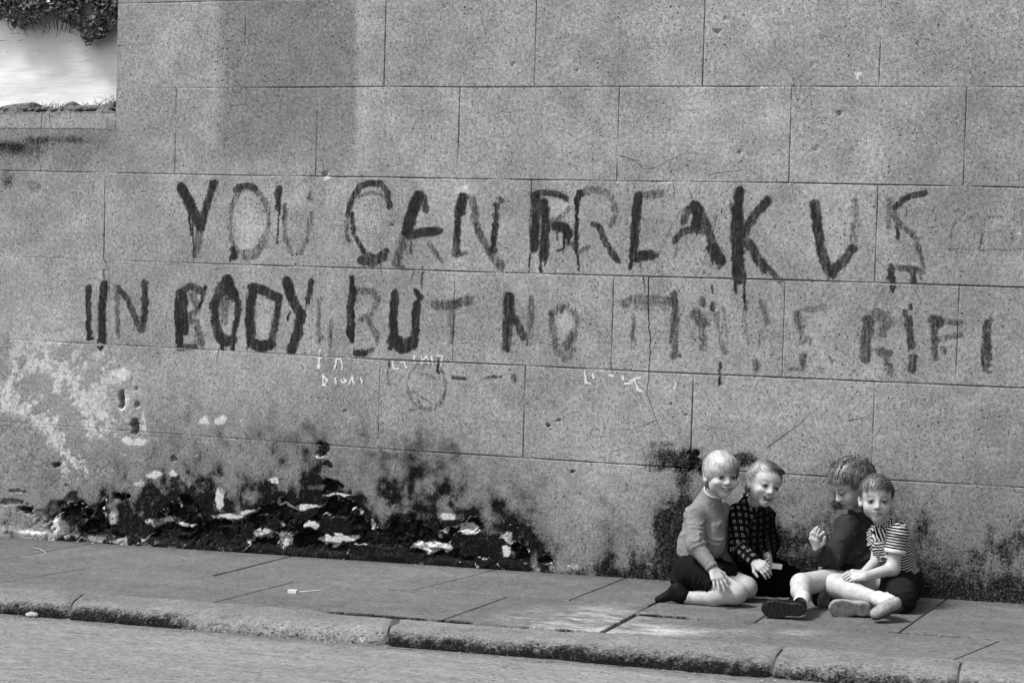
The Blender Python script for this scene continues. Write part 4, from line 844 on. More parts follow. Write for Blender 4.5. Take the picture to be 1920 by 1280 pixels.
def hand(B, wr, d, nrm, k=1., side=1, spread=.22, curl=(.3, .3, .35, .4), thumb=(.7, .35), fr=.0066, palmw=.030):
    """wrist, direction of the fingers, back-of-hand normal; side says which edge carries the thumb"""
    d = unit(d); nrm = unit(np.asarray(nrm)-d*(np.asarray(nrm)@d)); s = np.cross(d, nrm)*side      # s: towards the thumb
    wr = np.asarray(wr, float)
    for q, o in ((-1, .95), (-.33, 1.), (.33, 1.), (1, .95)):
        B.cap(wr+d*.006*k+s*q*.010*k, wr+d*.050*k*o+s*q*(palmw-.009)*k, .0125*k, .0092*k, .008)
    ln = (.020, .0225, .0215, .017)
    for i, q in enumerate((.92, .32, -.28, -.88)):        # index ... little
        base = wr+d*(.052-.003*abs(q))*k+s*q*(palmw-.008)*k
        dd = unit(d+s*q*spread); a = curl[i]; p = base; r = fr*(1, 1.03, 1, .86)[i]*k
        for j, f in enumerate((1., .72, .58)):
            a2 = a*(.6, 1.5, 2.1)[j]
            v = dd*math.cos(a2)-nrm*math.sin(a2); q2 = p+v*ln[i]*f*k*1.12
            B.cap(p, q2, r, r*.90, .0025); p = q2; r *= .90
    tb = wr+d*.014*k+s*.017*k; t1 = unit(d*.62+s*thumb[0]-nrm*thumb[1]); t2 = unit(d*1.+s*thumb[0]*.35-nrm*thumb[1]*1.1)
    m_ = tb+t1*.028*k; B.cap(tb, m_, .0105*k, .0080*k, .006); B.cap(m_, m_+t2*.026*k, .0078*k, .0064*k, .003)
def shoe_parts(heel, toe, up, k=1., w=.031):
    """a low leather shoe: returns the sdf calls for upper and sole"""
    heel = np.asarray(heel, float); toe = np.asarray(toe, float); d = unit(toe-heel); up = unit(np.asarray(up)-d*(np.asarray(up)@d)); s = np.cross(d, up); L = np.linalg.norm(toe-heel)
    R = np.array([d, s, up]); return heel, d, up, s, L, R
def make_shoe(name, heel, toe, up, parent, mat, solemat, k=1., tongue=True, lace=None, label=None):
    heel, d, up, s, L, R = shoe_parts(heel, toe, up)
    lo = np.minimum(heel, heel+d*L)-.09; hi = np.maximum(heel, heel+d*L)+.09
    B = Body(lo, hi, .0035)
    w = .030*k
    B.ell(heel+d*L*.70+up*.020, (L*.33, w*1.05, .024*k), R, .015)
    B.ell(heel+d*L*.86+up*.016, (L*.17, w*.92, .019*k), R, .015)
    B.ell(heel+d*L*.20+up*.026, (L*.22, w*.82, .030*k), R, .018)
    B.ell(heel+d*L*.42+up*.026, (L*.30, w*.80, .028*k), R, .018)
    B.ell(heel+d*L*.20+up*.062, (L*.15, w*.62, .022*k), R, .008, 'cut')
    B.half(heel+up*.004, -up, lo, hi, .003)
    V, F = B.mesh(); V = smooth(V, F, 1)
    o = mesh_obj(name, V, F, mat, parent)
    if label: o['label'] = label
    B = Body(lo, hi, .003)
    def outl(x, y, z):
        px, py, pz = x-heel[0], y-heel[1], z-heel[2]
        a = (px*d[0]+py*d[1]+pz*d[2])/L; b = px*s[0]+py*s[1]+pz*s[2]; c = px*up[0]+py*up[1]+pz*up[2]
        wd = np.interp(np.clip(a, -.04, 1.04), [-.04, .03, .15, .4, .68, .88, .98, 1.04], [0, .017, .0235, .0215, .032, .028, .016, 0])*k
        hgt = np.where(a < .30, .0135, .0075)*1.0
        return np.maximum(np.maximum(np.abs(b)-wd, c-.0065), -c-hgt+.004)
    sl, g = B.win(lo, hi); B.D[sl] = outl(*g)
    V, F = B.mesh(); V = smooth(V, F, 2, .4)
    q = V-heel; a = q@d; c = q@up
    tread = .0022*(np.sin(a*330+np.sin((q@s)*90)) > .1)*(c < -.003)
    V = V+up*tread[:, None]*(1 if solemat.name.startswith('black') else .2)
    so = mesh_obj('sole', V, F, solemat, o)
    return o
def hair_mesh(H, mat, parent, thick=.010, line=.052, side=.022, nape=-.055, strands=1500, slen=.05, flow=None, curl=0., lift=.0015, seed=0, sw=.0022, volume=(1, 1, 1), fringe_drop=0., part=None, earcut=True, tone=None, tuft=.004, cuts=(), adds=()):
    k = H.sc; lo = H.c-.15; hi = H.c+.15; B = Body(lo, hi, .0033); M = H.M
    B.ell(H.w(0, -.006, .028), np.array([(.0655+thick)*volume[0], (.088+thick)*volume[1], (.074+thick)*volume[2]])*k, M, 0)
    B.ell(H.w(0, -.030, -.020), np.array([.060+thick*.6, .058+thick*.7, .060])*k, M, .015)
    for c, r in adds: B.ell(H.w(*c), np.array(r)*k, M, .012)
    def loc(x, y, z):
        q = (x-H.c[0], y-H.c[1], z-H.c[2]); return [(q[0]*M[i][0]+q[1]*M[i][1]+q[2]*M[i][2])/k for i in range(3)]
    def cutf(x, y, z):
        r, f, u = loc(x, y, z)
        ln = line-fringe_drop*np.clip(1-np.abs(r)/.05, 0, 1)+.35*np.clip(np.abs(r)-.03, 0, 1)*(line > .04)
        sd = side+.25*np.clip(u, 0, .1)
        face = np.minimum(f-sd, ln-u)            # >0 inside the face opening
        low = (nape+np.clip(f+.02, 0, .1)*1.5)-u
        return np.maximum(face, low)*k
    B.fn(lo, hi, lambda x, y, z: cutf(x, y, z), .004)
    if earcut:
        for q in (-1, 1): B.ell(H.w(q*.078, .000, -.010), np.array([.024, .027, .034])*k*earcut, M, .005, 'cut')
    for c, r in cuts: B.ell(H.w(*c), np.array(r)*k, M, .008, 'cut')
    V, F = B.mesh(); Nn = vnormals(V, F); L = H.loc(V)
    V = V+Nn*((fbm(L[:, 0]*70+seed, L[:, 1]*70, L[:, 2]*28, 3)-.5)*tuft*2)[:, None]*(1 if not curl else 1.2)
    rs = np.random.RandomState(seed+1)
    inner = np.sqrt((L[:, 0]/.067)**2+((L[:, 1]+.006)/.09)**2+((L[:, 2]-.028)/.076)**2) > 1.02
    cand = np.nonzero(inner)[0]; pick = cand[rs.randint(0, len(cand), strands)]
    VV, FF, TT = [V], [F], [np.full(len(V), .62)]
    p = V[pick].copy(); nn = Nn[pick]; l = L[pick]
    crown = np.array([0, -.045, .10]) if part is None else np.array(part)
    def tang(p):
        l = (p-H.c)@M.T/k; el = l-np.array([0, -.006, .028]); nrm = el/np.array([.0655, .088, .074])**2; nrm /= np.linalg.norm(nrm, axis=1)[:, None]+1e-9
        v = l-crown; v = v/(np.linalg.norm(v, axis=1)[:, None]+1e-6)
        if flow is not None: v = v*.6+np.array(flow)
        v = v+np.array([0, 0, -.35]); v = v-nrm*(v*nrm).sum(1)[:, None]; v /= np.linalg.norm(v, axis=1)[:, None]+1e-6
        return v@M, nrm@M
    steps = 6; ln = slen*(.5+rs.rand(strands))/steps; ph = rs.rand(strands)*6.28; br = .45+1.05*rs.rand(strands)**1.2
    p = p+nn*(rs.rand(strands)*lift*1.5)[:, None]
    rows = []; wob = rs.randn(strands, 3)*.13; E_ = np.array([.0655, .088, .074]); O_ = np.array([0, -.006, .028])
    def qq(p): return np.linalg.norm(((p-H.c)@M.T/k-O_)/E_, axis=1)
    q0 = qq(p)*(1+(rs.rand(strands)**2)*lift*8)
    for j in range(steps+1):
        t, nr = tang(p); sd = np.cross(t, nr)
        w = sw*(1-.75*j/steps)
        rows.append((p-sd*w/2, p+sd*w/2))
        t = t+wob@M*.5
        if curl: t = t+sd*(np.sin(ph+j*1.4)*curl)[:, None]+nr*(np.cos(ph+j*1.4)*curl*.7)[:, None]
        p = p+(t/(np.linalg.norm(t, axis=1)[:, None]))*ln[:, None]
        if j: l2 = (p-H.c)@M.T/k-O_; p = H.c+k*((l2*(q0/(qq(p)+1e-6))[:, None]+O_)@M)
    base = len(V); n = strands
    SV = np.concatenate([np.concatenate([a, b]) for a, b in rows]); SF = []
    for j in range(steps):
        o = base+j*2*n; i = np.arange(n); SF.append(np.stack([o+i, o+n+i, o+3*n+i, o+2*n+i], -1))
    lt = H.loc(SV); ok = ~((lt[:, 1] > side+.035) & (lt[:, 2] < line-fringe_drop-.016) & (np.abs(lt[:, 0]) < .064)); okn = ok.reshape(steps+1, 2, n).all(1).all(0) if False else None
    good = ok.reshape(steps+1, 2, n).all((0, 1))
    SF = np.concatenate([f[good] for f in SF])
    TS = np.tile(br, (steps+1)*2)
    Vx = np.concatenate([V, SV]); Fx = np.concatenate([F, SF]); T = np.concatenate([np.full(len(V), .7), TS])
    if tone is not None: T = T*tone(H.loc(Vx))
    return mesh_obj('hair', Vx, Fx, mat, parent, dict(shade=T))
# ------------------------------------------------------------------ the four boys
M_skin = plain_mat('skin', .355, rough=.6, nz=.10, scale=150, spec=.2, sss=.03, attr='shade', bump=.08)
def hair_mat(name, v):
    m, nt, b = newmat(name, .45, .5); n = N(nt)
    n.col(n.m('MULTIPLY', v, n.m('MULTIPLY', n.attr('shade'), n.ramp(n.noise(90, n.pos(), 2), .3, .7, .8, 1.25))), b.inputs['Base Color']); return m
M_blond, M_fair, M_brown, M_darkhair = hair_mat('blond_hair', .31), hair_mat('fair_hair', .15), hair_mat('brown_hair', .075), hair_mat('dark_hair', .060)
def cloth(name, v, nz=.22, rough=.95, scale=160, bump=.35):
    m, nt, b = newmat(name, rough, .03); n = N(nt); g = n.noise(scale, n.pos(), 3, .7); h = n.noise(22, n.pos(), 3)
    n.col(n.m('MULTIPLY', v, n.m('MULTIPLY', n.ramp(g, .25, .75, 1-nz, 1+nz), n.ramp(h, .3, .7, .9, 1.1))), b.inputs['Base Color']); n.bump(g, bump, .002, b)
    return m
M_jumper = cloth('grey_jersey', .155); M_rib = cloth('pale_ribbing', .45); M_shorts = cloth('dark_shorts', .008); M_blackshoe = plain_mat('black_shoe', .004, rough=.6, spec=.08)
M_sole = plain_mat('black_rubber_sole', .010, rough=.5, nz=.3, scale=80, spec=.2); M_greysole = plain_mat('worn_grey_sole', .105, rough=.8, nz=.35, scale=45)
M_suede = plain_mat('pale_shoe_leather', .20, rough=.75, nz=.2, scale=60); M_sock = cloth('white_sock', .42, bump=.6); M_jacket = cloth('dark_jacket', .026, bump=.15); M_shorts4 = cloth('grey_black_shorts', .011)
M_black = cloth('black_cloth', .003); M_card = plain_mat('paper_card', .52, nz=.05, rough=.7)
def pattern_mat(name, fn):
    m, nt, b = newmat(name, .95, .03); n = N(nt); g = n.noise(170, n.pos(), 2)
    n.col(n.m('MULTIPLY', fn(n), n.ramp(g, .25, .75, .8, 1.2)), b.inputs['Base Color']); n.bump(g, .3, .002, b); return m
def f_stripe(n):
    t = n.m('FRACT', n.m('DIVIDE', n.attr('band'), .0118))
    s = n.m('MULTIPLY', n.ramp(t, .48, .56), n.ramp(t, 1.0, .92)); s = n.m('MAXIMUM', s, n.attr('trim'))
    return n.mix(s, .006, .41)
def f_check(n):
    def ln(a, per, w):
        t = n.m('ABSOLUTE', n.m('SUBTRACT', n.m('FRACT', n.m('DIVIDE', n.attr(a), per)), .5)); return n.ramp(t, w, w*.6)
    a = n.m('MULTIPLY', ln('band', .030, .26), n.m('SUBTRACT', 1., ln('band', .030, .07))); c = n.m('MULTIPLY', ln('wrap', .030, .26), n.m('SUBTRACT', 1., ln('wrap', .030, .07)))
    x = n.m('ADD', n.m('MULTIPLY', n.m('MULTIPLY', a, c), .26), n.m('MULTIPLY', n.m('ADD', a, c), .006))
    return n.m('ADD', .004, n.m('MULTIPLY', x, n.attr('trim')))
M_stripe = pattern_mat('striped_jersey', f_stripe); M_check = pattern_mat('checked_cotton', f_check)

def caps(B, L, inf=0., k=.02):
    for c in L:
        a, b, ra, rb = c[:4]; B.cap(a, b, ra+inf, rb+inf, c[4] if len(c) > 4 else k)
def bounds(pts, m): pts = np.array(pts); return pts.min(0)-m, pts.max(0)+m
def skin_out(B, root, heads):
    V, F = B.mesh(); V = smooth(V, F, 1, .35)
    tone = .96+.10*(fbm(V[:, 0]*30, V[:, 1]*30, V[:, 2]*30, 3)-.5)
    tone = tone*(1-.16*sst(.55, .75, fbm(V[:, 0]*16, V[:, 1]*16, V[:, 2]*16+3, 4)))*(1-.12*sst(.5, .7, fbm(V[:, 0]*70, V[:, 1]*70, V[:, 2]*70, 2)))
    for h, kw in heads: tone = h.paint(V, tone, **kw)
    return mesh_obj('body', V, F, M_skin, root, dict(shade=tone))
def garment(name, mat, root, L, inf, segs, amp=.006, freq=150, h=.0048, k=.02, cuts=(), extra=None, seed=0, attrs=None, low=9., m=.05, sm=1, calm=None):
    pts = [c[0] for c in L]+[c[1] for c in L]; lo, hi = bounds(pts, max(max(c[2], c[3]) for c in L)+m)
    B = Body(lo, hi, h); caps(B, L, inf, k)
    if extra: extra(B, lo, hi)
    for c, nrm, rad in cuts:                 # local half-space: hems, necklines
        c = np.asarray(c, float); nn = unit(nrm)
        def f(x, y, z, c=c, nn=nn, rad=rad):
            d = (x-c[0])*nn[0]+(y-c[1])*nn[1]+(z-c[2])*nn[2]; r = np.sqrt((x-c[0])**2+(y-c[1])**2+(z-c[2])**2)-rad
            return np.minimum(d, -r)
        B.fn(lo, hi, f, .003)
    V, F = B.mesh(); V = smooth(V, F, sm, .5); Nn = vnormals(V, F); V2 = crease(V, Nn, segs, amp, freq, seed, low)
    if calm is not None:
        w_ = sst(.005, .09, np.abs((V-calm[0])@unit(calm[1])))*.9+.1; V2 = V+(V2-V)*w_[:, None]
    at = attrs(V, Nn) if attrs else None
    return mesh_obj(name, V2, F, mat, root, at)
def tube(name, c, ax, r, w, mat, root, sq=(1, 1), side=None):
    """a knitted band round a neck or limb"""
    ax = unit(ax); s = unit(np.cross(ax, side if side is not None else [0.3, 1, .2])); t = np.cross(ax, s)
    u = np.linspace(0, 2*np.pi, 40, endpoint=False); v = np.linspace(0, 2*np.pi, 10, endpoint=False)
    Ug, Vg = np.meshgrid(u, v)
    rr = r+w*.45*np.cos(Vg)
    Pn = np.asarray(c)+(s*(rr*np.cos(Ug)*sq[0])[..., None]+t*(rr*np.sin(Ug)*sq[1])[..., None]+ax*(w*np.sin(Vg))[..., None])
    i, j = np.meshgrid(np.arange(40), np.arange(10)); i2, j2 = (i+1) % 40, (j+1) % 10
    F = np.stack([j*40+i, j*40+i2, j2*40+i2, j2*40+i], -1).reshape(-1, 4)
    return mesh_obj(name, Pn, F, mat, root)
CC = -CF; UP = np.array([0, 0, 1.])
def face_dir(yaw, pitch=0.): y, p = math.radians(yaw), math.radians(pitch); return unit((CC*math.cos(y)+CR*math.sin(y))*math.cos(p)+UP*math.sin(p))
def up_dir(roll): a = math.radians(roll); return unit(UP*math.cos(a)+CR*math.sin(a))

# ---- boy kneeling at the left, blond, grey jumper
def boy_blond():
    root = empty('person', 'blond boy in a grey long-sleeved jumper kneeling with a hand on his knee', 'boy', loc=G(1330, 1125))
    hd = Head(P(1351, 892, -.47), face_dir(15, -1), up_dir(3), 1.0)
    nb = P(1333, 930, -.45)
    sR, eR, wR = P(1303, 964, -.52), P(1304, 1022, -.585), P(1337, 1066, -.62)
    sL, eL, wL = P(1352, 957, -.35), P(1350, 1012, -.33), P(1362, 1052, -.36)
    ch, wa, pe = P(1318, 975, -.44), P(1306, 1022, -.45), P(1300, 1060, -.46)
    hR, kR, aR, tR = P(1298, 1070, -.52), P(1379, 1112, -.565), P(1288, 1121, -.570), P(1240, 1124, -.58)
    hL, kL, aL = P(1318, 1068, -.40), P(1399, 1101, -.42), P(1310, 1110, -.42)
    legs = [(hR, kR, .062, .047, .02), (kR, P(1340, 1118, -.57), .043, .040, .015), (P(1340, 1118, -.57), aR, .040, .025, .015), (hL, kL, .060, .049, .02), (kL, aL, .044, .028, .015)]
    trunk = [(ch, wa, .066, .062, .03), (wa, pe, .064, .075, .03), (sR, sL, .036, .036, .03), (nb, ch, .040, .066, .02)]
    arms = [(sR, eR, .034, .029), (eR, wR, .029, .019), (sL, eL, .034, .029), (eL, wL, .029, .019)]
    lo, hi = bounds([hd.c+UP*.12, tR, kR, kL, aL, sR, sL, eL, wR, kR+CR*.05], .075)
    B = Body(lo, hi, .0052, [(hd.c-.115, hd.c+.115), (P(1325, 1120, -.72), P(1375, 1060, -.56)+.0)], .0027)
    caps(B, legs+trunk+arms); B.cap(nb, hd.w(0, -.012, -.065), .036, .034, .015); B.cap(kR+UP*.012+CR*.016, kR+CR*.02, .026, .028, .02); B.cap(aR, tR, .024, .014, .01); hd.build(B, smile=.9, ear=(1, 1))
    hand(B, wR, P(1355, 1104, -.665)-wR, CC*.75+UP*.55+CR*.15, 1.02, -1, .30, (.25, .22, .25, .3), (.9, .3))
    hand(B, wL, P(1385, 1075, -.40)-wL, CC*.2+UP, .95, 1)
    skin_out(B, root, [(hd, dict(smile=1., gaze=-.001, squint=.62, brow=.22))])
    def body_seg(): return [(ch, pe)]
    segs = [(sR, eR), (eR, wR), (sL, eL), (ch, pe)]
    jl = [(ch, wa, .072, .073, .035), (P(1330, 982, -.44), P(1329, 1018, -.46), .064, .068, .03), (wa, P(1302, 1040, -.455), .073, .070, .03), (sR, sL, .035, .035, .045), (nb+(UP*.004), ch, .046, .072, .02), (sR, eR, .036, .035, .02), (eR, wR, .034, .022, .015), (sL, eL, .036, .034, .02), (eL, wL, .034, .024, .015)]
    ax = unit(hd.c-nb); cutw = unit(wR-eR)
    garment('jumper', M_jumper, root, jl, .004, segs, .0065, 62, cuts=[(wR+cutw*.002, cutw, .04), (nb+ax*.042, ax*.95+CC*.1, .058), (P(1302, 1046, -.455), pe-ch, .165)], seed=2, calm=(P(1302, 1046, -.455), pe-ch))
    tube('collar', nb+ax*.033+CC*.010, ax*.85+CC*.35-CR*.12, .0405, .0055, M_rib, root, (1.05, 1.12))
    tube('cuff', wR-cutw*.012, cutw, .0245, .010, M_jumper, root); tube('waistband', P(1303, 1041, -.455), pe-ch, .0745, .012, M_jumper, root)
    sl = [(pe, P(1305, 1056, -.455), .071, .064, .03), (hR, P(1352, 1093, -.55), .070, .064, .02), (hL, P(1378, 1088, -.41), .068, .066, .02), (P(1300, 1070, -.46), P(1288, 1084, -.47), .076, .070, .03)]
    garment('shorts', M_shorts, root, sl, .003, [(hR, kR), (hL, kL)], .007, 75, cuts=[(P(1345, 1094, -.55), unit(kR-hR), .11), (P(1384, 1080, -.41), unit(kL-hL)+UP*.3, .09)], seed=5)
    # lace-up shoe lying on its instep, toe pointing back
    f1 = P(1270, 1103, -.575)
    B = Body(*bounds([tR-CR*.03, aR, f1+UP*.02], .05), .0038)
    B.cap(P(1281, 1117, -.575), P(1234, 1124, -.58), .027, .0095, .01); B.cap(f1, P(1236, 1123, -.58), .023, .010, .03); B.cap(f1, P(1280, 1115, -.575), .024, .028, .03)
    V, F = B.mesh(); sh = mesh_obj('shoe', V, F, M_blackshoe, root)
    B = Body(*bounds([aR, P(1300, 1120, -.57)], .06), .0038); B.cap(P(1276, 1119, -.573), P(1297, 1120, -.571), .029, .0285, 0); V, F = B.mesh(); Nn = vnormals(V, F)
    V = crease(V, Nn, [(P(1270, 1119, -.57), P(1300, 1120, -.57))], .003, 260, 1.)
    mesh_obj('sock', V, F, cloth('grey_sock', .30), root)
    f2 = P(1292, 1092, -.42)
    B = Body(*bounds([f2, P(1262, 1108, -.43)], .06), .004); B.cap(f2, P(1250, 1113, -.43), .027, .012, .02); B.cap(f2, aL, .026, .03, .02); V, F = B.mesh(); mesh_obj('shoe', V, F, M_blackshoe, root)
    hair_mesh(hd, M_blond, root, thick=.009, line=.026, side=.034, nape=-.045, strands=4200, slen=.070, flow=(.10, .75, -.3), lift=.0015, seed=4, sw=.0022, part=(-.012, -.035, .10), fringe_drop=.006, earcut=.8,
              tone=lambda L: np.clip(1.15-.9*sst(.02, .07, L[:, 0])*sst(.07, .03, L[:, 2])-.45*sst(.055, .030, L[:, 2])*sst(.0, .05, L[:, 1])*sst(-.03, .03, L[:, 0]), .25, 2), adds=(((0, .045, .055), (.066, .045, .035)),))  # sunlit left and shaded right of the hair painted into its colour
    return root
b1 = boy_blond()

# ---- boy in the checked shirt behind him
def boy_checked():
    root = empty('person', 'laughing fair boy in a dark checked shirt leaning forward, holding a small card', 'boy', loc=G(1425, 1108))
    hd = Head(P(1431, 909, -.36), face_dir(17, -2), up_dir(15), 1.0)
    nb = P(1409, 939, -.29)
    sR, eR, wR = P(1385, 962, -.33), P(1384, 1024, -.38), P(1414, 1052, -.44)
    sL, eL, wL = P(1432, 966, -.19), P(1446, 1020, -.22), P(1440, 1042, -.34)
    ch, pe = P(1405, 985, -.24), P(1400, 1062, -.22)
    kR, kL = P(1462, 1091, -.235), P(1478, 1086, -.14)
    trunk = [(ch, pe, .075, .080, .03), (sR, sL, .034, .034, .03), (nb, ch, .04, .07, .02)]
    arms = [(sR, eR, .032, .028), (eR, wR, .027, .018), (sL, eL, .032, .028), (eL, wL, .027, .018)]
    legs = [(pe, kR, .075, .050), (pe, kL, .075, .050), (kR, P(1405, 1096, -.22), .043, .035), (kL, P(1410, 1088, -.12), .043, .035)]
    lo, hi = bounds([hd.c+UP*.12+CR*.04, pe, kR, kL, sR, sL, wL, P(1460, 1065, -.5)], .085)
    B = Body(lo, hi, .0055, [(hd.c-.115, hd.c+.115), (P(1408, 1088, -.53), P(1465, 1030, -.35))], .0027)
    caps(B, trunk+arms+legs); B.cap(nb, hd.w(0, -.012, -.065), .034, .031, .015); hd.build(B, smile=1., open_=.9)
    hand(B, wR, P(1442, 1070, -.475)-wR, CC*.72+UP*.62-CR*.25, .98, 1, .16, (.55, .6, .65, .75), (.75, .45))
    hand(B, wL, P(1447, 1056, -.40)-wL, CC*.5+CR*.6, .9, -1, .12, (.5, .6, .7, .8))
    skin_out(B, root, [(hd, dict(smile=1., open_=1., squint=.75, brow=.42, gaze=-.001))])
    def at(V, Nn):
        t, d, L = seg_t(V, sR, eR); t2, d2, L2 = seg_t(V, eR, wR); t3, d3, L3 = seg_t(V, ch, pe)
        t4, d4, L4 = seg_t(V, sL, eL); t5, d5, L5 = seg_t(V, eL, wL)
        i = np.array([d-.035, d2-.03, d3-.075, d4-.035, d5-.03]).argmin(0)
        band = np.choose(i, [t*L, t2*L2+L, t3*L3, t4*L4, t5*L5+L4]); wrap = np.choose(i, [V@CR*1.1+V[:, 2]*.15, (V@unit(CR*.6+UP*.8)), V@CR, V@CR, V@CR])
        fade = np.choose(i, [1., 1.0, .35, .2, .6])*sst(.12, .02, (V-sR)@CR*.55)
        return dict(band=band, wrap=wrap, trim=np.clip(fade+.05, .0, 1.2))
    jl = [(ch, pe, .082, .084, .035), (sR, sL, .038, .040, .035), (nb-UP*.01, ch, .048, .075, .02), (sR, eR, .040, .035, .02), (eR, wR, .034, .024, .015), (sL, eL, .040, .035, .02), (eL, wL, .034, .024, .015)]
    cw = unit(wR-eR); cl = unit(wL-eL); ax = unit(hd.c-nb)
    garment('shirt', M_check, root, jl, .004, [(sR, eR), (eR, wR), (ch, pe)], .008, 70, cuts=[(wR+cw*.002, cw, .045), (wL+cl*.002, cl, .045), (nb+ax*.022, ax, .06)], seed=8, attrs=at)
    # pointed collar
    for s in (-1, 1):
        c = nb+ax*.012+CR*.028*s+CC*.03; V = []
        pts = [(-.030, .012), (.012, .020), (.030, .0), (.004, -.032)]
        o1 = unit(CC+UP*.35+CR*.2*s); e1 = unit(np.cross(UP, o1)); e2 = np.cross(o1, e1)
        for dd in (0, .004):
            for u, w in pts: V.append(c+e1*u*s+e2*w+o1*(dd+.004))
        F = [(0, 1, 2, 3), (7, 6, 5, 4), (0, 4, 5, 1), (1, 5, 6, 2), (2, 6, 7, 3), (3, 7, 4, 0)]
        mesh_obj('collar', V, F, M_check, root, dict(band=np.array(V)@e1*1., wrap=np.array(V)@e2, trim=np.full(8, .8)))
    tl = [(pe, kR, .084, .058), (pe, kL, .084, .058), (kR, P(1400, 1096, -.22), .052, .040), (kL, P(1410, 1088, -.12), .052, .042), (pe, P(1380, 1090, -.24), .088, .06), (P(1440, 1080, -.22), P(1462, 1078, -.20), .06, .05)]
    garment('trousers', M_black, root, tl, .004, [(pe, kR)], .008, 70, seed=9)
    hair_mesh(hd, M_fair, root, thick=.006, line=.058, side=.012, nape=-.045, strands=2600, slen=.032, flow=(.55, .6, 0), lift=.002, seed=14, part=(-.03, -.03, .10), curl=.25, sw=.0024, tuft=.005,
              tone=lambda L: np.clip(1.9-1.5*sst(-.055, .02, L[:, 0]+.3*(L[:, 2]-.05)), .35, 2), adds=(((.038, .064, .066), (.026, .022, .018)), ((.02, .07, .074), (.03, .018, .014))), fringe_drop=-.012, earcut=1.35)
    # the card between his fingers
    return root
b2 = boy_checked()

# ---- curly boy in the dark jacket
def boy_curly():
    root = empty('person', 'curly-haired boy in a dark jacket looking down in profile, raised hand holding a white stick', 'boy', loc=G(1590, 1125))
    hd = Head(P(1600, 909, -.22), face_dir(-72, -27), up_dir(-6), 1.0)
    nb = P(1614, 958, -.15)
    sR, eR, wR = P(1592, 985, -.24), P(1560, 1046, -.34), P(1533, 1028, -.40)
    sL, eL, wL = P(1628, 980, -.06), P(1600, 1050, -.08), P(1560, 1050, -.20)
    ch, pe = P(1613, 1000, -.15), P(1615, 1082, -.17)
    kR, aR = P(1502, 1094, -.56), P(1505, 1122, -.69)
    hR = P(1590, 1086, -.24); kL, aL = P(1540, 1094, -.28), P(1556, 1118, -.40)
    trunk = [(ch, pe, .075, .080, .03), (sR, sL, .034, .034, .03), (nb, ch, .038, .07, .02)]
    arms = [(sR, eR, .032, .028), (eR, wR, .027, .019), (sL, eL, .032, .028), (eL, wL, .027, .019)]
    legs = [(hR, kR, .060, .044, .02), (kR, P(1501, 1108, -.62), .042, .039, .015), (P(1501, 1108, -.62), aR, .039, .026, .015), (pe, kL, .062, .046), (kL, aL, .044, .028)]
    lo, hi = bounds([hd.c+UP*.12, pe, kR, aR, sR, sL, wR, wR+UP*.10, nb], .085)
    B = Body(lo, hi, .0055, [(hd.c-.115, hd.c+.115), (P(1512, 1035, -.50), P(1550, 985, -.33))], .0027)
    caps(B, trunk+arms+legs); B.cap(nb, hd.w(0, -.012, -.06), .036, .031, .015); hd.build(B)
    hand(B, wR, P(1524, 1004, -.43)-wR, CC*.55-CR*.75, 1., 1, .14, (.45, .55, .7, .8), (.8, .5))
    hand(B, wL, P(1545, 1060, -.26)-wL, UP, .9, -1)
    skin_out(B, root, [(hd, dict(dn=.004, squint=.6, brow=.6))])
    jl = [(ch, pe, .084, .098, .04), (sR, sL, .042, .042, .04), (nb-UP*.008, ch, .050, .080, .02), (sR, eR, .046, .044, .02), (eR, wR, .043, .030, .015), (sL, eL, .044, .042, .02), (eL, wL, .040, .030, .015), (P(1590, 1030, -.22), P(1566, 1058, -.26), .06, .045, .04)]
    cw = unit(wR-eR); ax = unit(hd.c-nb)
    garment('jacket', M_jacket, root, jl, .004, [(sR, eR), (ch, pe), (eR, wR)], .012, 42, cuts=[(wR+cw*.004, cw, .05), (nb+ax*.024, ax, .06)], seed=12, low=6.)
    tube('collar', nb+ax*.006, ax, .050, .012, M_jacket, root, (1., 1.15))
    sl = [(pe, P(1565, 1083, -.30), .085, .064), (pe, P(1575, 1090, -.2), .085, .06)]
    garment('shorts', M_shorts, root, sl, .003, [(pe, kR)], .007, 60, cuts=[(P(1553, 1078, -.34), unit(kR-hR), .09)], seed=15)
    make_shoe('shoe', P(1509, 1142, -.790), P(1430, 1142, -.795), UP*.10-CC*1., root, M_blackshoe, M_sole, 1.22, label='dark shoe with black ridged sole facing out')
    B = Body(*bounds([aR, P(1506, 1112, -.68)], .06), .0035); B.cap(P(1505, 1119, -.69), P(1502, 1130, -.73), .0305, .034, 0); V, F = B.mesh(); V = crease(V, vnormals(V, F), [(P(1506, 1108, -.68), P(1508, 1132, -.76))], .004, 300, 1.)
    mesh_obj('sock', V, F, M_sock, root)
    make_shoe('shoe', P(1558, 1120, -.43), P(1534, 1124, -.50), UP*.2-CC*.9-CR*.3, root, M_blackshoe, M_greysole, 1.1, label='small grey worn sole partly hidden')
    hair_mesh(hd, M_brown, root, thick=.017, line=.046, side=.012, nape=-.055, strands=3200, slen=.036, flow=(.1, .5, 0), lift=.004, seed=24, curl=.7, sw=.0034, tuft=.016, volume=(1., 1.04, 1.06),
              tone=lambda L: .7+1.5*sst(.35, .75, fbm(L[:, 0]*45, L[:, 1]*45, L[:, 2]*45, 3)), adds=(((0, .062, .062), (.05, .030, .028)),))
    return root
b3 = boy_curly()

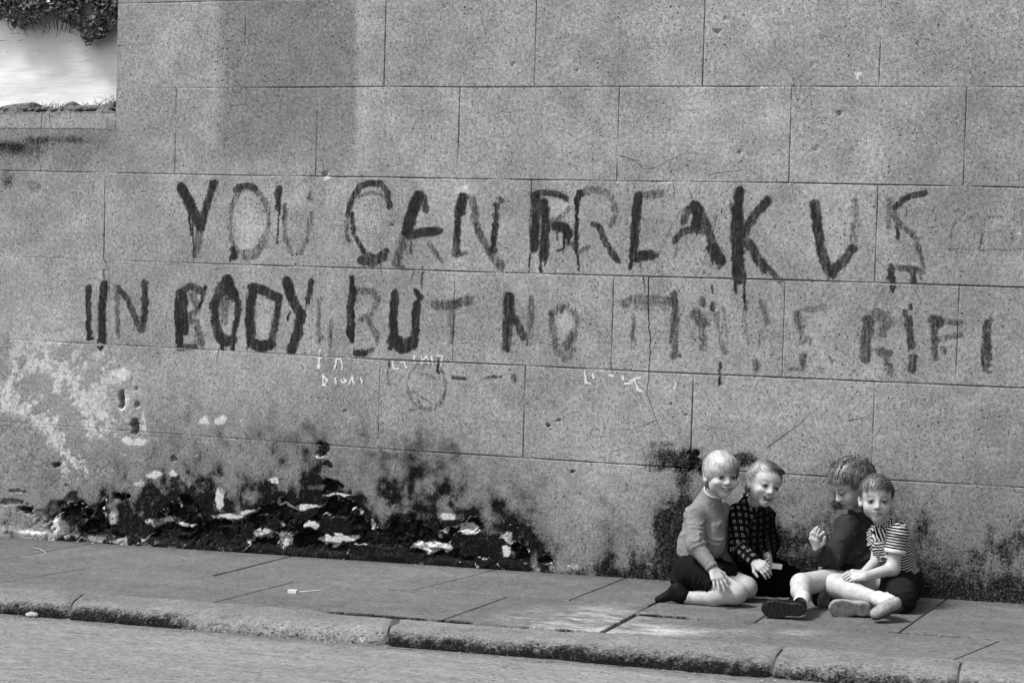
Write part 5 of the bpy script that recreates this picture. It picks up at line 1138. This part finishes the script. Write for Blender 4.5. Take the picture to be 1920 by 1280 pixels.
# ---- boy in the striped shirt, cross-legged at the right
def boy_striped():
    root = empty('person', 'dark-haired boy in a striped short-sleeved shirt sitting cross-legged, facing the viewer', 'boy', loc=G(1660, 1135))
    hd = Head(P(1643, 937, -.36), face_dir(-7, 0), up_dir(-1), 1.0)
    nb = P(1659, 985, -.30)
    sL, eL, wL = P(1683, 1000, -.38), P(1674, 1066, -.40), P(1622, 1080, -.50)
    sR, eR, wR = P(1645, 1002, -.22), P(1646, 1050, -.28), P(1618, 1076, -.44)
    ch, pe = P(1671, 1018, -.29), P(1688, 1088, -.21)
    hR, kR, aR = P(1668, 1096, -.30), P(1566, 1097, -.44), P(1652, 1124, -.60)
    hL, kL, aL = P(1692, 1100, -.24), P(1690, 1122, -.44), P(1610, 1132, -.52)
    trunk = [(ch, pe, .066, .072, .03), (sL, sR, .032, .032, .03), (nb, ch, .036, .06, .02)]
    arms = [(sL, eL, .032, .027), (eL, wL, .0275, .019), (sR, eR, .032, .027), (eR, wR, .027, .019)]
    legs = [(hR, kR, .066, .048, .03), (kR, P(1600, 1110, -.50), .046, .042, .02), (P(1600, 1110, -.50), aR, .041, .026, .02), (hL, kL, .06, .044), (kL, aL, .040, .028)]
    lo, hi = bounds([hd.c+UP*.12, pe, kR, aR, kL, sL, nb, wL], .08)
    B = Body(lo, hi, .0052, [(hd.c-.115, hd.c+.115), (P(1590, 1100, -.60), P(1632, 1060, -.40))], .0027)
    caps(B, trunk+arms+legs); B.cap(nb, hd.w(0, -.014, -.062), .031, .029, .015); hd.build(B, chubby=1.03)
    hand(B, wL, P(1600, 1081, -.50)-wL, UP*.8+CC*.5, .92, 1, .14, (.35, .4, .45, .5))
    hand(B, wR, P(1597, 1074, -.48)-wR, UP*.8+CC*.4, .92, -1, .14, (.35, .4, .45, .5))
    skin_out(B, root, [(hd, dict(brow=.50, squint=.35))])
    def at(V, Nn):
        t, d, L = seg_t(V, sL, eL); t3, d3, L3 = seg_t(V, nb, pe); t4, d4, L4 = seg_t(V, sR, eR)
        i = np.array([d-.036+.02*sst(.1, -.2, t), d3-.072, d4-.036]).argmin(0)
        yk = sst(.03, .0, t3*L3-.03)
        band = np.choose(i, [t*L, t3*L3+.03*np.sin((V@CR)*30)*.3, t4*L4])
        band = np.where((t3*L3 < .035) & (i == 1), V@unit(CR+UP*.25), band)
        trim = np.where((i == 0), sst(.44, .47, t), 0.)
        pl = (V-P(1634, 1015, -.36)); trim = np.maximum(trim, .85*(np.abs(pl@CR) < .010)*(np.abs(pl@UP) < .028)*((V-ch)@CC > .02))
        return dict(band=band, wrap=band, trim=trim)
    ce = unit(eL-sL); ax = unit(hd.c-nb); cr = unit(eR-sR)
    jl = [(ch, pe, .077, .082, .035), (sL, sR, .036, .036, .035), (nb-UP*.006, ch, .042, .068, .02), (sL, sL+(eL-sL)*.62, .041, .040, .015), (sR, sR+(eR-sR)*.6, .04, .038, .015)]
    garment('shirt', M_stripe, root, jl, .003, [(ch, pe), (sL, eL)], .0065, 60, h=.0042, cuts=[(sL+(eL-sL)*.52, ce, .055), (nb+ax*.020, ax, .05), (sR+(eR-sR)*.55, cr, .05), (P(1684, 1098, -.22), pe-ch, .12)], seed=21, attrs=at)
    tube('cuff', sL+(eL-sL)*.50, ce, .0415, .009, M_rib, root)
    for s in (-1, 1):
        c = nb+ax*.010+CR*.022*s+CC*.030; pts = [(-.024, .012), (.010, .018), (.022, -.002), (.000, -.024)]
        o1 = unit(CC+UP*.45+CR*.25*s); e1 = unit(np.cross(UP, o1)); e2 = np.cross(o1, e1); V = [c+e1*u*s+e2*w+o1*(dd+.004) for dd in (0, .004) for u, w in pts]
        mesh_obj('collar', V, [(0, 1, 2, 3), (7, 6, 5, 4), (0, 4, 5, 1), (1, 5, 6, 2), (2, 6, 7, 3), (3, 7, 4, 0)], M_stripe, root, dict(band=np.array(V)@e1, wrap=np.zeros(8), trim=np.zeros(8)))
    sl = [(pe, P(1640, 1094, -.35), .078, .068, .03), (pe, kL, .080, .056, .03), (pe, P(1694, 1104, -.22), .076, .066, .03), (P(1660, 1098, -.36), P(1688, 1112, -.42), .058, .056, .03)]
    garment('shorts', M_shorts4, root, sl, .003, [(hR, kR), (hL, kL)], .007, 60, cuts=[(P(1636, 1094, -.34), unit(kR-hR)+UP*.35, .10)], seed=25)
    make_shoe('shoe', P(1692, 1137, -.65), P(1638, 1160, -.72), unit(UP*.80-CR*.35+CC*.10), root, M_suede, plain_mat('dark_shoe_edge', .02), .98, label='pale leather shoe with dark sole edge, toe on the flagstone')
    B = Body(*bounds([aR, P(1662, 1128, -.62)], .06), .0035); B.cap(P(1648, 1122.5, -.59), P(1666, 1129, -.635), .0325, .036, 0); V, F = B.mesh(); V = crease(V, vnormals(V, F), [(P(1645, 1122, -.59), P(1668, 1129, -.63))], .003, 320, 1.)
    mesh_obj('sock', V, F, M_sock, root)
    make_shoe('shoe', P(1632, 1142, -.62), P(1557, 1141, -.65), UP*.10-CC*1., root, M_suede, M_greysole, 1.2, label='worn grey sole facing out beneath the crossed leg')
    hair_mesh(hd, M_darkhair, root, thick=.007, line=.050, side=.012, nape=-.05, strands=3400, slen=.040, flow=(-.35, .7, 0), lift=.002, seed=34, part=(.035, -.04, .10), curl=.2, sw=.0024, tuft=.006,
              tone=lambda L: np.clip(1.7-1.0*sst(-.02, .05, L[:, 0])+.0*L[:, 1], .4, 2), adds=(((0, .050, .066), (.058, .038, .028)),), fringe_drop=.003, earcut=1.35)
    return root
b4 = boy_striped()

# ------------------------------------------------------------------ small things on the ground and in the hands
def card(c, d1, d2, w, h, name='playing_card', mat=None, th=.0007, bend=.0015):
    d1, d2 = unit(d1), unit(np.asarray(d2)-unit(d1)*(np.asarray(d2)@unit(d1))); nn = np.cross(d1, d2); V = []
    for s in (0, 1):
        for j in range(5):
            for i in range(5): u, v = i/4-.5, j/4-.5; V.append(np.asarray(c)+d1*u*w+d2*v*h+nn*(s*th+bend*4*(u*u)))
    f = gridf(5, 5); F = list(map(tuple, f))+[tuple(q[::-1]+25) for q in f]
    for i in range(4): F += [(i, i+25, i+26, i+1), (20+i, 21+i, 46+i, 45+i), (i*5, i*5+5, i*5+30, i*5+25), (i*5+4, i*5+29, i*5+34, i*5+9)]
    return mesh_obj(name, V, F, mat or M_card, smooth=False)
o = card(P(1457, 1061, -.495), CR+UP*-.12, UP+CR*.3+CC*.3, .042, .024, 'small_card'); tag(o, 'small white card held out by the boy in the checked shirt', 'card')
def rod(name, a, b, r, mat, n=8):
    a, b = np.asarray(a), np.asarray(b); d = unit(b-a); s = unit(np.cross(d, [.3, .5, .8])); t = np.cross(d, s); V = []
    for q, rr in ((a, r*.7), (a+d*r*.3, r), (b-d*r*.3, r), (b, r*.7)):
        for i in range(n): V.append(q+(s*math.cos(i*2*math.pi/n)+t*math.sin(i*2*math.pi/n))*rr)
    F = [(j*n+i, j*n+(i+1) % n, (j+1)*n+(i+1) % n, (j+1)*n+i) for j in range(3) for i in range(n)]
    F += [(i, 0, 0, i) for i in ()]
    F += [(0, 3, 2, 1), (0, 5, 4, 3), (0, 7, 6, 5)]+[(3*n, 3*n+1, 3*n+2, 3*n+3), (3*n, 3*n+3, 3*n+4, 3*n+5), (3*n, 3*n+5, 3*n+6, 3*n+7)]
    return mesh_obj(name, V, F, mat)
tag(rod('paper_stick', P(1536, 1005, -.445), P(1545, 996, -.46), .0045, M_card), 'short white paper stick between the fingers of the curly-haired boy', 'stick')
for (x, y, a, w), lb in zip(((1426, 1120, .2, .058), (1447, 1121.5, -.3, .064), (1468, 1121.5, .1, .050)),
                            ('white card lying flat nearest the blond boy\'s knee', 'white card lying flat in the middle of the three on the flagstones', 'white card lying flat nearest the black ridged sole')):
    c = G(x, y, .004); o = card(c, np.array([math.cos(a), math.sin(a), .0256*math.cos(a)]), np.array([-math.sin(a), math.cos(a), .0]), w, .042, 'small_card'); tag(o, lb, 'card', 'cards on the pavement')
c = G(549, 1108, .008)
B = [c+np.array([u*.021, v*.009, w*.007+.0256*u*.02]) for u in (-1, 1) for v in (-1, 1) for w in (-1, 1)]
o = mesh_obj('matchbox', B, [(0, 1, 3, 2), (4, 6, 7, 5), (0, 4, 5, 1), (2, 3, 7, 6), (0, 2, 6, 4), (1, 5, 7, 3)], M_card, smooth=False); tag(o, 'tiny white carton lying alone on the pavement', 'carton')
tag(rod('wooden_stick', G(562, 1109, .003), G(602, 1106, .003), .0022, M_card), 'thin pale stick lying beside the tiny white carton', 'stick')
f = [G(x, y, .005+.003*i) for i, (x, y) in enumerate(((60, 1026), (68, 1027), (76, 1029), (83, 1033), (87, 1038)))]
tag(ribbons('feather', [f, [f[0]+[0, -.008, .001], f[1]+[0, -.006, .002], f[2]]], .006, M_card, None, face=UP), 'curled white feather lying near the foot of the wall at the left', 'feather')
M_peb = stone_mat('pebble', .24, med=.5)
for (x, y, r, lb) in ((1078, 1068, .034, 'pointed lump of fallen render against the wall foot left of the boys'), (61, 1152, .030, 'squarish pale stone in the gutter at the left'), (43, 1146, .012, 'small pale chip against the kerb beside the squarish stone')):
    c = G(x, y, -.050 if y > 1100 else .012); o = rock('loose_stone', c, (r*1.1, r*.7, r*.42), M_peb, None, x); tag(o, lb, 'stone')
V = []
rs = np.random.RandomState(5); mesh_V, mesh_F = [], []
for i in range(240):
    if rs.rand() < .7: x = rs.uniform(-.6, 5.2); y = -1.70-abs(rs.randn())*.035; z = gz(x)-KH+.002
    else: x = rs.uniform(-.6, 5.2); y = -.02-abs(rs.randn())*.05; z = gz(x)+.001
    s = .002+.005*rs.rand()**3; b = len(mesh_V); a = rs.rand()*3
    for u, v_, w in ((-1, -.6, 0), (1, -.7, 0), (.8, .7, 0), (-.9, .6, 0), (-.5, -.3, .9), (.6, -.3, .8), (.4, .4, 1), (-.5, .3, .8)):
        mesh_V.append((x+(u*math.cos(a)-v_*math.sin(a))*s, y+(u*math.sin(a)+v_*math.cos(a))*s, z+w*s*.7))
    mesh_F += [(b, b+1, b+5, b+4), (b+1, b+2, b+6, b+5), (b+2, b+3, b+7, b+6), (b+3, b, b+4, b+7), (b+4, b+5, b+6, b+7)]
tag(mesh_obj('grit', mesh_V, mesh_F, M_peb, None, smooth=False), 'scattered grit and crumbs along the gutter and wall foot', 'grit', kind='stuff')
